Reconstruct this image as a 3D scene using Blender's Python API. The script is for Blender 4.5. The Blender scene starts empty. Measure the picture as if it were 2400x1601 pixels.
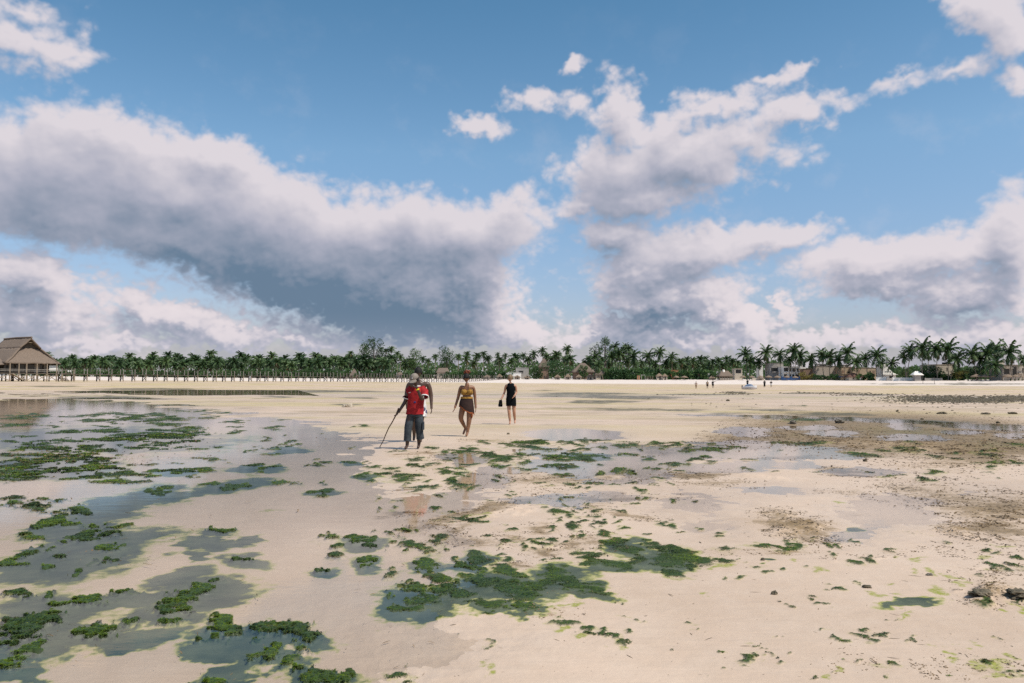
import bpy, bmesh, math, random
import numpy as np
from mathutils import Vector, Matrix
R = math.radians
S = bpy.context.scene
COL = S.collection

# ------------------------------------------------------------------ camera
EYE = 1.48
F = 1867.0                      # focal length in pixels of a 2400 px wide frame (28 mm)
PITCH = math.atan((892 - 800.5) / F)
ROLL = R(0.24)
CM = Matrix.Rotation(math.pi / 2 + PITCH, 3, 'X') @ Matrix.Rotation(ROLL, 3, 'Z')
cd = bpy.data.cameras.new('camera')
cd.sensor_width = 36.0
cd.lens = F * 36.0 / 2400.0
cd.clip_start = 0.05
cd.clip_end = 9000
cam = bpy.data.objects.new('camera', cd)
cam.matrix_world = Matrix.Translation((0, 0, EYE)) @ CM.to_4x4()
COL.objects.link(cam)
S.camera = cam

# ------------------------------------------------------------------ exposure
S.view_settings.view_transform = 'Standard'
S.view_settings.look = 'None'
S.view_settings.gamma = 1.0
S.view_settings.use_curve_mapping = False
S.view_settings.exposure = 0.12
S.cycles.max_bounces = 8
S.cycles.transparent_max_bounces = 16
S.cycles.use_denoising = False
S.cycles.caustics_reflective = False
S.cycles.caustics_refractive = False

# ------------------------------------------------------------------ sun
SUN_EL, SUN_AZ = R(57), R(122)          # azimuth clockwise from +Y (the view) to +X
sund = bpy.data.lights.new('sun', 'SUN')
sund.energy = 4.2
sund.angle = R(0.6)
sund.color = (1.0, 0.93, 0.83)
sun = bpy.data.objects.new('sun', sund)
sdir = Vector((math.sin(SUN_AZ) * math.cos(SUN_EL), math.cos(SUN_AZ) * math.cos(SUN_EL), math.sin(SUN_EL)))
sun.rotation_euler = sdir.to_track_quat('Z', 'Y').to_euler()
sun.location = sdir * 300
COL.objects.link(sun)

# ------------------------------------------------------------------ noise
def hash2(ix, iy, seed):
    h = (ix.astype(np.int64) * 374761393 + iy.astype(np.int64) * 668265263 + seed * 982451653) & 0xFFFFFFFF
    h = ((h ^ (h >> 13)) * 1274126177) & 0xFFFFFFFF
    h = ((h ^ (h >> 16)) * 2246822519) & 0xFFFFFFFF
    return ((h ^ (h >> 15)) & 0xFFFFFF).astype(np.float32) / 16777215.0
def vnoise(x, y, seed=0):
    """gradient noise, 0..1"""
    x0 = np.floor(x); y0 = np.floor(y)
    fx = (x - x0).astype(np.float32); fy = (y - y0).astype(np.float32)
    ux = fx * fx * fx * (fx * (fx * 6 - 15) + 10); uy = fy * fy * fy * (fy * (fy * 6 - 15) + 10)
    def g(ix, iy, dx, dy):
        an = hash2(ix, iy, seed) * np.float32(2 * math.pi)
        return np.cos(an) * dx + np.sin(an) * dy
    a = g(x0, y0, fx, fy); b = g(x0 + 1, y0, fx - 1, fy); c = g(x0, y0 + 1, fx, fy - 1); d = g(x0 + 1, y0 + 1, fx - 1, fy - 1)
    return np.clip(0.5 + 0.82 * ((a + (b - a) * ux) * (1 - uy) + (c + (d - c) * ux) * uy), 0, 1)
def fbm(x, y, seed=0, octs=5, gain=0.5, lac=2.03, billow=False):
    t = 0; amp = 1; s = 0
    ca, sa = math.cos(0.6), math.sin(0.6)
    for i in range(octs):
        n = vnoise(x, y, seed + i * 17)
        if billow: n = np.minimum(1, 1.6 * np.abs(2 * n - 1))
        t = t + amp * n; s += amp; amp *= gain
        x, y = (x * ca - y * sa) * lac + 3.7, (x * sa + y * ca) * lac + 1.3
    return t / s
def mfbm(x, y, k, f, seed, octs=5, gain=0.5, fy=None):
    """fbm whose grain grows with the distance factor k in doubling steps (blended)"""
    fy = fy or f
    lv = np.log2(np.maximum(k, 1e-3)); lo = np.floor(lv); fr = (lv - lo).astype(np.float32); fr = fr * fr * (3 - 2 * fr)
    out = np.zeros(x.shape, np.float32)
    for L in np.unique(lo):
        i = lo == L
        for j, w in ((L, 1 - fr[i]), (L + 1, fr[i])):
            s = 2.0 ** j
            out[i] += w * fbm(x[i] * f / s, y[i] * fy / s, seed + int(j) * 1009, octs, gain)
    return out
def sstep(a, b, x):
    t = np.clip((x - a) / (b - a), 0, 1)
    return t * t * (3 - 2 * t)

# ------------------------------------------------------------------ photograph <-> world
CMI = np.array(CM.transposed())
def to_px(x, y, z):
    v = np.stack([x, y, z - EYE], -1) @ CMI.T
    w = np.maximum(-v[..., 2], 1e-6)
    return 1200 + F * v[..., 0] / w, 800.5 - F * v[..., 1] / w
def ray(px, py):
    return CM @ Vector(((px - 1200) / F, -(py - 800.5) / F, -1.0))
def at_depth(px, py, Y):
    d = ray(px, py); t = Y / d.y
    return Vector((d.x * t, Y, EYE + d.z * t))

# ------------------------------------------------------------------ sky
def make_clouds():
    W, Hh = 1800, 860
    A0, A1, E0, E1 = -44.0, 44.0, -1.0, 41.0
    az = np.linspace(A0, A1, W, dtype=np.float64); el = np.linspace(E0, E1, Hh, dtype=np.float64)
    AZ, EL = np.meshgrid(np.radians(az), np.radians(el))
    dx, dy, dz = np.sin(AZ) * np.cos(EL), np.cos(AZ) * np.cos(EL), np.sin(EL)
    px, py = to_px(dx * 1000, dy * 1000, EYE + dz * 1000)
    a, e = np.degrees(AZ), np.degrees(EL)
    # finer, flatter structure towards the horizon, where the clouds are farther away
    k = 1.0 / (0.45 + 0.55 * sstep(0, 22, e))
    def nz(f, seed, octs, gain=0.55, billow=False):
        lo = fbm(a * f, e * f * 1.25, seed, octs, gain, billow=billow)
        hi = fbm(a * f * 2.1, e * f * 2.9, seed + 71, octs, gain, billow=billow)
        m = sstep(14, 3, e)
        return lo * (1 - m) + hi * m
    w1 = nz(0.16, 11, 4) - 0.5; w2 = nz(0.16, 47, 4) - 0.5
    w3 = nz(0.75, 91, 4) - 0.5; w4 = nz(0.75, 133, 4) - 0.5
    X = px + 115 * w1 + 62 * w3
    Y = py + 80 * w2 + 46 * w4
    B = CLOUDS
    M = np.full(X.shape, -1.2)
    for (cx, cy, rx, ry, rot, wt) in B:
        c, s = math.cos(R(rot)), math.sin(R(rot))
        u = ((X - cx) * c + (Y - cy) * s) / rx; v = (-(X - cx) * s + (Y - cy) * c) / ry
        q = np.sqrt(u * u + v * v)
        b = np.clip(wt * (1.25 - q), -1.2, 1.0)
        M = np.logaddexp(M * 7, b * 7) / 7
    n = nz(0.34, 5, 7, 0.52) - 0.5
    bil = nz(0.50, 205, 6, 0.5, True) - 0.42
    Dn = M + 0.85 * n + 0.46 * bil
    al = sstep(-0.16, 0.48, Dn)
    veil = sstep(0.52, 0.80, nz(0.22, 611, 6, 0.6)) * 0.14 * sstep(30, 8, e)
    # smoother body for the shading
    lob = nz(0.50, 205, 3, 0.42, True) - 0.42
    T = np.clip(M + 0.80 * (nz(0.34, 5, 4, 0.46) - 0.5) + 0.22 * lob, 0, 1.3)
    # light marched towards the sun (up and to the right)
    da, de = (A1 - A0) / W, (E1 - E0) / Hh
    occ = np.zeros_like(T); tot = 0
    for i in range(1, 22):
        r = 0.34 * i
        sx, sy = int(round(r * 0.30 / da)), int(round(r * 0.95 / de))
        sh = np.roll(np.roll(T, -sy, 0), -sx, 1)
        sh[-max(sy, 1):] = 0
        wgt = math.exp(-i / 12.0)
        occ += sh * wgt; tot += wgt
    occ /= tot
    near = np.roll(np.roll(T, -6, 0), -4, 1) - T          # relief of the billows
    near2 = np.roll(np.roll(T, -26, 0), -14, 1) - T
    dark = np.zeros_like(T)
    for (cx, cy, rx, ry, rot, wt) in DARKS:
        c, s = math.cos(R(rot)), math.sin(R(rot))
        u = ((X - cx) * c + (Y - cy) * s) / rx; v = (-(X - cx) * s + (Y - cy) * c) / ry
        dark = np.maximum(dark, wt * np.exp(-0.6 * (u * u + v * v)))
    br = np.exp(-1.10 * occ) - 0.26 * near2 - 0.16 * near + 0.03 * n
    br = br - 0.42 * dark * sstep(0.0, 0.5, T) + 0.04
    br = np.clip(br, 0.0, 1.0)
    # photographed colours of the clouds, linear light
    c0 = np.array([0.125, 0.190, 0.275]); c1 = np.array([0.395, 0.400, 0.480]); c2 = np.array([0.680, 0.630, 0.665])
    t = br[..., None]
    rgb = np.where(t < 0.5, c0 + (c1 - c0) * (t / 0.5), c1 + (c2 - c1) * ((t - 0.5) / 0.5))
    warm = (sstep(11.0, 3.0, e) * sstep(0.45, 0.85, br))[..., None]
    rgb = rgb * (1 - 0.75 * warm) + np.array([0.775, 0.690, 0.705]) * 0.75 * warm
    hz = sstep(5.0, 0.3, e)[..., None] * 0.42
    rgb = rgb * (1 - hz) + np.array([0.50, 0.505, 0.60]) * hz
    al = np.maximum(al * 0.97, veil)
    al = np.maximum(al, sstep(3.4, 0.4, e) * 0.85)
    win = sstep(A0, A0 + 4, a) * sstep(A1, A1 - 4, a) * sstep(E1, E1 - 6, e)
    img = bpy.data.images.new('cloud_field', W, Hh, alpha=True, float_buffer=True)
    img.colorspace_settings.name = 'Non-Color'
    img.alpha_mode = 'CHANNEL_PACKED'
    buf = np.empty((Hh, W, 4), np.float32)
    buf[..., :3] = rgb; buf[..., 3] = al * win
    img.pixels.foreach_set(buf.ravel())
    img.pack()
    return img, (A0, A1, E0, E1)

# cloud banks: centre and radii in photograph pixels, tilt, strength (turned into directions of the sky)
CLOUDS = [
 (110,400,300,120,6,1),(360,440,300,115,14,1),(640,520,300,110,12,1),(900,560,280,100,4,1),(1080,540,150,75,0,1),
 (230,330,200,60,10,.9),(120,480,330,80,8,1),(420,560,240,70,14,1),(520,380,120,50,20,.9),
 (740,640,320,100,10,1),(930,700,250,105,0,1.1),(620,590,260,80,14,1),(1110,660,75,120,0,1),(1090,760,140,40,0,1),(1190,500,60,45,0,.8),
 (70,650,150,48,10,1),(90,740,210,50,6,1),(330,715,75,45,20,1),(420,750,150,42,14,1),(560,785,110,30,8,1),(190,805,300,20,0,.9),(720,800,110,24,8,.9),
 (50,95,130,44,14,.62),(140,125,80,26,10,.5),(60,30,90,14,10,.28),
 (1470,400,130,80,-8,1),(1620,370,150,62,6,1),(1510,470,130,45,0,.9),(1450,260,50,75,0,.75),(1560,300,70,40,-20,.6),
 (1670,245,150,30,-14,.6),(1860,262,120,30,-12,.66),(1740,330,120,36,10,.6),(1250,236,52,26,0,.55),(1340,240,34,26,0,.48),(1342,160,32,20,-20,.62),(1135,295,60,22,12,.55),(1390,492,60,18,0,.8),
 (1270,500,30,30,0,.3),(1900,168,40,12,-10,.5),(1810,180,50,10,0,.45),
 (1440,552,70,36,0,1),(1620,590,190,52,-8,1),(1810,560,120,30,-8,1),(1500,640,110,50,0,1),(1560,705,130,45,0,1),(1640,690,120,45,0,.9),
 (1470,765,120,30,0,.95),(1690,715,50,40,0,1),(1740,760,80,34,0,1),(1560,795,260,24,0,.9),(1375,792,40,20,0,.9),
 (2060,610,190,46,-4,1),(2240,590,170,52,-4,1),(2370,560,75,110,0,1),(2080,670,170,40,0,.8),(2280,690,180,48,0,.9),
 (2330,30,100,56,25,.8),(2370,100,60,42,0,.7),(2230,172,100,20,-12,.42),(2130,178,70,12,-20,.36),(2390,190,34,34,0,.5),
 (1850,715,22,36,0,.75),(1840,690,20,16,0,.7),(1950,790,110,26,0,.9),(2210,790,190,34,0,.85),(2080,800,60,26,0,.9),(2330,800,80,34,0,.9),(1780,790,50,30,0,.9),(1640,800,90,24,0,.9),(1220,790,70,26,0,.8),(1110,790,120,20,0,.8),
]
DARKS = [(760,680,330,75,12,1.0),(900,745,230,60,8,1.25),(480,560,260,50,14,.55),(1000,660,190,80,0,.75),(150,740,240,22,8,.5),
 (1500,765,120,40,0,.85),(1560,680,90,40,0,.4),(1560,420,90,40,0,.3),(2200,700,260,50,0,.45),(1430,600,50,35,0,.35),(200,480,260,40,10,.3)]

def make_world():
    w = bpy.data.worlds.new('World'); S.world = w
    w.use_nodes = True
    nt = w.node_tree; nt.nodes.clear(); N = nt.nodes.new; L = nt.links.new
    out = N('ShaderNodeOutputWorld'); bg = N('ShaderNodeBackground'); bg.inputs['Strength'].default_value = 0.10
    sky = N('ShaderNodeTexSky'); sky.sky_type = 'NISHITA'; sky.sun_disc = False
    sky.sun_elevation = SUN_EL; sky.sun_rotation = SUN_AZ
    sky.air_density = 1.0; sky.dust_density = 1.2; sky.ozone_density = 1.6; sky.altitude = 0
    img, (A0, A1, E0, E1) = make_clouds()
    tc = N('ShaderNodeTexCoord'); sep = N('ShaderNodeSeparateXYZ'); L(tc.outputs['Generated'], sep.inputs[0])
    def M(op, a, b=None):
        m = N('ShaderNodeMath'); m.operation = op
        for i, v in enumerate((a, b)):
            if v is None: continue
            if isinstance(v, (int, float)): m.inputs[i].default_value = v
            else: L(v, m.inputs[i])
        return m.outputs[0]
    hs = N('ShaderNodeHueSaturation'); hs.inputs['Saturation'].default_value = 1.22; L(sky.outputs[0], hs.inputs['Color'])
    er = N('ShaderNodeMapRange'); L(M('MULTIPLY', M('ARCSINE', sep.outputs[2]), 180 / math.pi), er.inputs[0]); er.inputs[1].default_value = 0; er.inputs[2].default_value = 32
    cr = N('ShaderNodeValToRGB'); L(er.outputs[0], cr.inputs[0]); es = cr.color_ramp.elements
    es[0].position = 0.10; es[0].color = (0.72, 0.64, 0.74, 1); es[1].position = 0.82; es[1].color = (0.72, 0.84, 0.75, 1)
    e2 = es.new(0.5); e2.color = (0.98, 0.94, 0.84, 1)
    tint = N('ShaderNodeMix'); tint.data_type = 'RGBA'; tint.blend_type = 'MULTIPLY'; tint.inputs[0].default_value = 1.0
    br = N('ShaderNodeVectorMath'); br.operation = 'SCALE'; L(cr.outputs[0], br.inputs[0]); br.inputs[3].default_value = 1.58
    L(hs.outputs[0], tint.inputs[6]); L(br.outputs[0], tint.inputs[7])
    azm = M('MULTIPLY', M('ARCTAN2', sep.outputs[0], sep.outputs[1]), 180 / math.pi)
    elv = M('MULTIPLY', M('ARCSINE', sep.outputs[2]), 180 / math.pi)
    u = M('DIVIDE', M('SUBTRACT', azm, A0), A1 - A0); v = M('DIVIDE', M('SUBTRACT', elv, E0), E1 - E0)
    cmb = N('ShaderNodeCombineXYZ'); L(u, cmb.inputs[0]); L(v, cmb.inputs[1])
    ti = N('ShaderNodeTexImage'); ti.image = img; ti.extension = 'CLIP'; ti.interpolation = 'Cubic'
    L(cmb.outputs[0], ti.inputs[0])
    # the sky beyond the frame: the same kind of broken cloud
    mp = N('ShaderNodeCombineXYZ'); L(M('MULTIPLY', azm, 0.05), mp.inputs[0]); L(M('MULTIPLY', elv, 0.075), mp.inputs[1])
    nzn = N('ShaderNodeTexNoise'); nzn.inputs['Scale'].default_value = 1.0; nzn.inputs['Detail'].default_value = 8; nzn.inputs['Roughness'].default_value = 0.55
    L(mp.outputs[0], nzn.inputs['Vector'])
    mr = N('ShaderNodeMapRange'); mr.interpolation_type = 'SMOOTHSTEP'
    L(nzn.outputs[0], mr.inputs[0]); mr.inputs[1].default_value = 0.50; mr.inputs[2].default_value = 0.66
    # only outside the mapped window
    ia = M('ABSOLUTE', azm)
    o1 = N('ShaderNodeMapRange'); o1.interpolation_type = 'SMOOTHSTEP'; L(ia, o1.inputs[0]); o1.inputs[1].default_value = 39; o1.inputs[2].default_value = 45
    o2 = N('ShaderNodeMapRange'); o2.interpolation_type = 'SMOOTHSTEP'; L(elv, o2.inputs[0]); o2.inputs[1].default_value = 34; o2.inputs[2].default_value = 42
    outm = M('MAXIMUM', o1.outputs[0], o2.outputs[0])
    cov = M('MULTIPLY', M('MULTIPLY', mr.outputs[0], outm), 0.9)
    K = 10.0
    mA = N('ShaderNodeMix'); mA.data_type = 'RGBA'; L(cov, mA.inputs[0]); L(tint.outputs[2], mA.inputs[6]); mA.inputs[7].default_value = (0.50 * K, 0.49 * K, 0.58 * K, 1)
    sc = N('ShaderNodeVectorMath'); sc.operation = 'SCALE'; L(ti.outputs[0], sc.inputs[0]); sc.inputs[3].default_value = K
    mB = N('ShaderNodeMix'); mB.data_type = 'RGBA'; L(ti.outputs[1], mB.inputs[0]); L(mA.outputs[2], mB.inputs[6]); L(sc.outputs[0], mB.inputs[7])
    L(mB.outputs[2], bg.inputs[0]); L(bg.outputs[0], out.inputs[0])
make_world()

# ------------------------------------------------------------------ building helpers
def link(o, parent=None):
    COL.objects.link(o)
    if parent is not None: o.parent = parent
    return o
def tag(o, label=None, cat=None, group=None, kind=None):
    if label: o['label'] = label
    if cat: o['category'] = cat
    if group: o['group'] = group
    if kind: o['kind'] = kind
    return o
def np_mesh(name, V, Fq, mat=None, smooth=True):
    """mesh from an (n,3) array and an (m,3|4) array of faces"""
    me = bpy.data.meshes.new(name)
    V = np.asarray(V, np.float32); Fq = np.asarray(Fq, np.int32); k = Fq.shape[1]
    me.vertices.add(len(V)); me.vertices.foreach_set('co', V.ravel())
    me.loops.add(Fq.size); me.loops.foreach_set('vertex_index', Fq.ravel())
    me.polygons.add(len(Fq)); me.polygons.foreach_set('loop_start', np.arange(0, Fq.size, k, dtype=np.int32))
    me.polygons.foreach_set('use_smooth', np.full(len(Fq), smooth, bool))
    me.update(calc_edges=True)
    if mat: me.materials.append(mat)
    return me
def empty(name, loc, rz=0.0):
    o = bpy.data.objects.new(name, None); o.location = loc; o.rotation_euler = (0, 0, rz); o.empty_display_size = 0.2
    return link(o)
class MB:
    """collects simple shapes and links them as one mesh object"""
    def __init__(s): s.v = []; s.f = []; s.m = []; s.sm = []
    def add(s, vs, fs, mi=0, smooth=False):
        b = len(s.v); s.v += [tuple(x) for x in vs]; s.f += [tuple(b + i for i in f) for f in fs]
        s.m += [mi] * len(fs); s.sm += [smooth] * len(fs); return s
    def box(s, c, d, rz=0, mi=0, rot=None):
        m = rot if rot is not None else Matrix.Rotation(rz, 3, 'Z'); c = Vector(c)
        vs = [c + m @ Vector((x * d[0] / 2, y * d[1] / 2, z * d[2] / 2)) for x in (-1, 1) for y in (-1, 1) for z in (-1, 1)]
        return s.add(vs, [(0, 1, 3, 2), (4, 6, 7, 5), (0, 4, 5, 1), (2, 3, 7, 6), (0, 2, 6, 4), (1, 5, 7, 3)], mi)
    def tube(s, pts, rad, n=6, mi=0, cap=True, smooth=True):
        pts = [Vector(p) for p in pts]
        if not hasattr(rad, '__len__'): rad = [rad] * len(pts)
        vs = []; fs = []
        for i, p in enumerate(pts):
            t = (pts[min(i + 1, len(pts) - 1)] - pts[max(i - 1, 0)]).normalized()
            a = Vector((0, 0, 1)) if abs(t.z) < 0.9 else Vector((1, 0, 0))
            u = t.cross(a).normalized(); w = t.cross(u)
            for k in range(n):
                an = 2 * math.pi * k / n
                vs.append(p + (u * math.cos(an) + w * math.sin(an)) * rad[i])
        for i in range(len(pts) - 1):
            for k in range(n):
                k2 = (k + 1) % n
                fs.append((i * n + k, i * n + k2, (i + 1) * n + k2, (i + 1) * n + k))
        s.add(vs, fs, mi, smooth)
        if cap:
            b = len(vs)
            s.add([vs[k] for k in range(n)], [tuple(range(n))], mi); s.add([vs[b - n + k] for k in range(n)], [tuple(reversed(range(n)))], mi)
        return s
    def rings(s, rings, mi=0, cap=True, smooth=True, closed=True):
        """loft a list of equally long vertex rings"""
        n = len(rings[0]); vs = [p for r in rings for p in r]; fs = []
        for i in range(len(rings) - 1):
            for k in range(n if closed else n - 1):
                k2 = (k + 1) % n
                fs.append((i * n + k, i * n + k2, (i + 1) * n + k2, (i + 1) * n + k))
        if cap and closed:
            fs.append(tuple(reversed(range(n)))); fs.append(tuple(len(vs) - n + k for k in range(n)))
        return s.add(vs, fs, mi, smooth)
    def mesh(s, name, mats):
        me = bpy.data.meshes.new(name); me.from_pydata([tuple(v) for v in s.v], [], s.f)
        for m in (mats if isinstance(mats, (list, tuple)) else [mats]): me.materials.append(m)
        me.polygons.foreach_set('material_index', s.m); me.polygons.foreach_set('use_smooth', s.sm)
        me.update(); return me
    def build(s, name, mats, parent=None, loc=(0, 0, 0), rz=0):
        o = bpy.data.objects.new(name, s.mesh(name, mats)); o.location = loc; o.rotation_euler = (0, 0, rz)
        return link(o, parent)
def place(name, me, parent=None, loc=(0, 0, 0), rz=0, sc=1.0):
    o = bpy.data.objects.new(name, me); o.location = loc; o.rotation_euler = (0, 0, rz)
    o.scale = (sc, sc, sc) if not hasattr(sc, '__len__') else sc
    return link(o, parent)
def part(o): return o

# ------------------------------------------------------------------ materials
class NT:
    """terse node builder"""
    def __init__(s, name):
        s.mat = bpy.data.materials.new(name); s.mat.use_nodes = True; s.t = s.mat.node_tree; s.t.nodes.clear()
        s.out = s.N('ShaderNodeOutputMaterial')
    def N(s, t, **kw):
        n = s.t.nodes.new(t)
        for k, v in kw.items(): setattr(n, k, v)
        return n
    def L(s, a, b): s.t.links.new(a, b)
    def put(s, sock, v):
        if hasattr(v, 'is_output'): s.L(v, sock)
        elif isinstance(v, tuple) and len(v) == 3 and sock.type == 'RGBA': sock.default_value = (*v, 1)
        else: sock.default_value = v
    def math(s, op, a, b=None, c=None):
        n = s.N('ShaderNodeMath', operation=op)
        for i, v in enumerate((a, b, c)):
            if v is not None: s.put(n.inputs[i], v)
        return n.outputs[0]
    def mix(s, f, a, b, bt='MIX'):
        n = s.N('ShaderNodeMix', data_type='RGBA', blend_type=bt)
        s.put(n.inputs[0], f); s.put(n.inputs[6], a); s.put(n.inputs[7], b); return n.outputs[2]
    def ramp(s, v, a, b, lo=0.0, hi=1.0, smooth=True):
        n = s.N('ShaderNodeMapRange'); n.interpolation_type = 'SMOOTHSTEP' if smooth else 'LINEAR'
        s.put(n.inputs[0], v); n.inputs[1].default_value = a; n.inputs[2].default_value = b; n.inputs[3].default_value = lo; n.inputs[4].default_value = hi
        return n.outputs[0]
    def noise(s, scale, detail=4, rough=0.55, vec=None, dist=0.0, stretch=None):
        n = s.N('ShaderNodeTexNoise'); n.inputs['Scale'].default_value = scale; n.inputs['Detail'].default_value = detail
        n.inputs['Roughness'].default_value = rough; n.inputs['Distortion'].default_value = dist
        if vec is None:
            if not hasattr(s, 'geo'): s.geo = s.N('ShaderNodeTexCoord').outputs['Object']
            vec = s.geo
        if stretch:
            m = s.N('ShaderNodeMapping'); s.L(vec, m.inputs[0]); m.inputs['Scale'].default_value = stretch; vec = m.outputs[0]
        s.L(vec, n.inputs['Vector']); return n.outputs[0]
    def attr(s, name, out='Fac'):
        n = s.N('ShaderNodeAttribute'); n.attribute_name = name; return n.outputs[out]
    def bsdf(s, col, rough=0.8, spec=0.3, bump=None, bdist=0.01, bstr=1.0, **kw):
        b = s.N('ShaderNodeBsdfPrincipled'); s.put(b.inputs['Base Color'], col); s.put(b.inputs['Roughness'], rough); s.put(b.inputs['Specular IOR Level'], spec)
        for k, v in kw.items(): s.put(b.inputs[k.replace('_', ' ')], v)
        if bump is not None:
            bn = s.N('ShaderNodeBump'); s.L(bump, bn.inputs['Height']); bn.inputs['Distance'].default_value = bdist; bn.inputs['Strength'].default_value = bstr
            s.L(bn.outputs[0], b.inputs['Normal'])
        s.L(b.outputs[0], s.out.inputs[0]); return b
def simple(name, c, c2=None, scale=8.0, rough=0.8, spec=0.3, bump=0.0, stretch=None, detail=5, sss=0.0):
    m = NT(name); c2 = c2 or tuple(x * 0.65 for x in c)
    n = m.noise(scale, detail, 0.6, stretch=stretch)
    col = m.mix(m.ramp(n, 0.3, 0.7), c2, c)
    m.bsdf(col, rough, spec, bump=n if bump else None, bdist=bump)
    return m.mat

# ------------------------------------------------------------------ terrain
SHX = np.array([-2500, -900, -386, -173, -20, 60, 206, 330, 700, 2500]); SHY = np.array([700, 680, 605, 545, 470, 415, 310, 240, 120, -400])
SHZ = np.array([3.6, 3.6, 3.4, 2.5, 2.25, 2.25, 2.3, 2.3, 2.3, 2.3])
def base_h(x, y):
    """broad shape: tidal flat, beach face, land behind it"""
    sy = np.interp(x, SHX, SHY); sz = np.interp(x, SHX, SHZ)
    s = (sy - y) * 0.8
    z = np.zeros_like(s, dtype=np.float64)
    z = z + 0.55 * sstep(110, 40, s)
    z = z + (sz - 0.55) * np.clip(1 - s / 42, 0, 1) ** 1.15
    z = z + 0.62 * sstep(-25, -75, x) * sstep(90, 230, y) * sstep(20, 120, s)
    z = z + 0.5 * sstep(0, -60, s)
    z = z - 0.15 * sstep(60, 130, y) * sstep(-60, -10, x) * sstep(40, 110, s)
    z = z + 0.35 * (fbm(x / 45.0, y / 45.0, 900, 3) - 0.5) * sstep(60, 200, y)
    return z

# sheets of standing water and the ridges between them: ellipses in photograph pixels (cx, cy, rx, ry, tilt, weight)
POOLS = [
 (150,985,420,48,2,1),(420,1030,420,62,2,1),(150,1300,700,170,0,1.5),(300,1500,640,130,0,1.2),(100,1420,600,200,0,1.4),(640,1035,220,45,6,1),(200,1090,420,70,0,1),(600,1110,260,60,4,1),(780,1080,120,40,8,.8),
 (200,1220,420,90,4,.9),(500,1330,420,100,6,.7),(250,1450,420,110,4,.8),(620,1500,180,90,0,.8),(850,1200,190,60,0,.55),
 (1080,1075,55,20,0,1),(1125,1130,70,22,0,1),(1170,1100,50,14,0,1),(1290,1060,70,16,0,1),(1340,1098,80,22,0,1),(1270,1092,50,14,0,1),
 (1440,1060,90,22,0,1),(1520,1075,90,30,0,1),(1420,1095,90,18,0,.9),(1345,1020,110,15,0,1),(1430,1130,120,12,0,.7),(1520,1110,70,16,0,.9),
 (1290,1172,120,20,0,.9),(1420,1165,150,16,0,.8),(1000,1180,120,26,0,.8),(1090,1165,80,18,0,.7),
 (1740,1010,70,9,0,1),(1760,1020,60,8,0,.9),(1900,1003,60,7,0,1),(1960,1017,60,8,0,1),(2110,1000,40,7,0,1),(2140,1028,90,11,0,1),(2240,1012,60,6,0,.9),(2000,985,400,6,2,.9),(2300,1000,160,9,3,.9),(2370,1020,60,10,0,.8),
 (1830,1058,190,22,3,1),(1700,1060,120,18,0,1),(1680,1098,100,14,0,1),(1820,1090,110,10,0,.9),(1950,1065,100,18,4,.8),(2010,1105,90,12,0,1),
 (1620,1180,170,40,0,.65),(1780,1150,200,26,0,.55),(2080,1200,190,55,0,.75),(2000,1250,150,34,0,.7),(2300,1160,150,40,0,.5),(1650,1230,120,36,0,.6),
 (1200,1380,180,60,4,.45),(980,1400,120,50,0,.6),(1600,1330,120,26,0,.4),(2330,1335,60,14,0,.5),
 (300,918,180,3,0,.66),(250,934,260,3,0,.66),(100,912,120,2.4,0,.66),(430,925,120,3,0,.62),
]
RIDGES = [(1330,1130,330,14,-4,.6),(1180,1200,180,18,-6,.8),(1500,1140,300,14,4,.55),(1860,1240,100,34,0,.9),(1780,1120,170,9,6,.8),
 (2150,1045,330,22,2,.9),(1860,1035,170,14,2,.6),(1230,1285,190,24,0,.7),(1160,1030,180,10,0,.5),(2340,1400,110,40,0,.9),(2260,1250,60,22,0,.8),(2050,1310,260,14,-4,.6)]
def ell(px, py, L, soft=1.0):
    M = np.full(px.shape, -1.0)
    for e in L:
        cx, cy, rx, ry = e[:4]; rot = e[4] if len(e) > 4 else 0; wt = e[5] if len(e) > 5 else 1
        sel = (np.abs(px - cx) < rx * 2.6 + 10) & (np.abs(py - cy) < (ry + rx * abs(math.sin(R(rot)))) * 2.6 + 8)
        if not sel.any(): continue
        X = px[sel] - cx; Y = py[sel] - cy
        c, s = math.cos(R(rot)), math.sin(R(rot))
        q = np.sqrt(((X * c + Y * s) / rx) ** 2 + ((-X * s + Y * c) / ry) ** 2)
        M[sel] = np.maximum(M[sel], wt * np.clip(1.0 - (q - 1.0) * soft, -1, 1.6) if soft != 1.0 else np.clip(wt * (2.0 - q) - 1.0, -1, 1))
    return M

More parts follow.
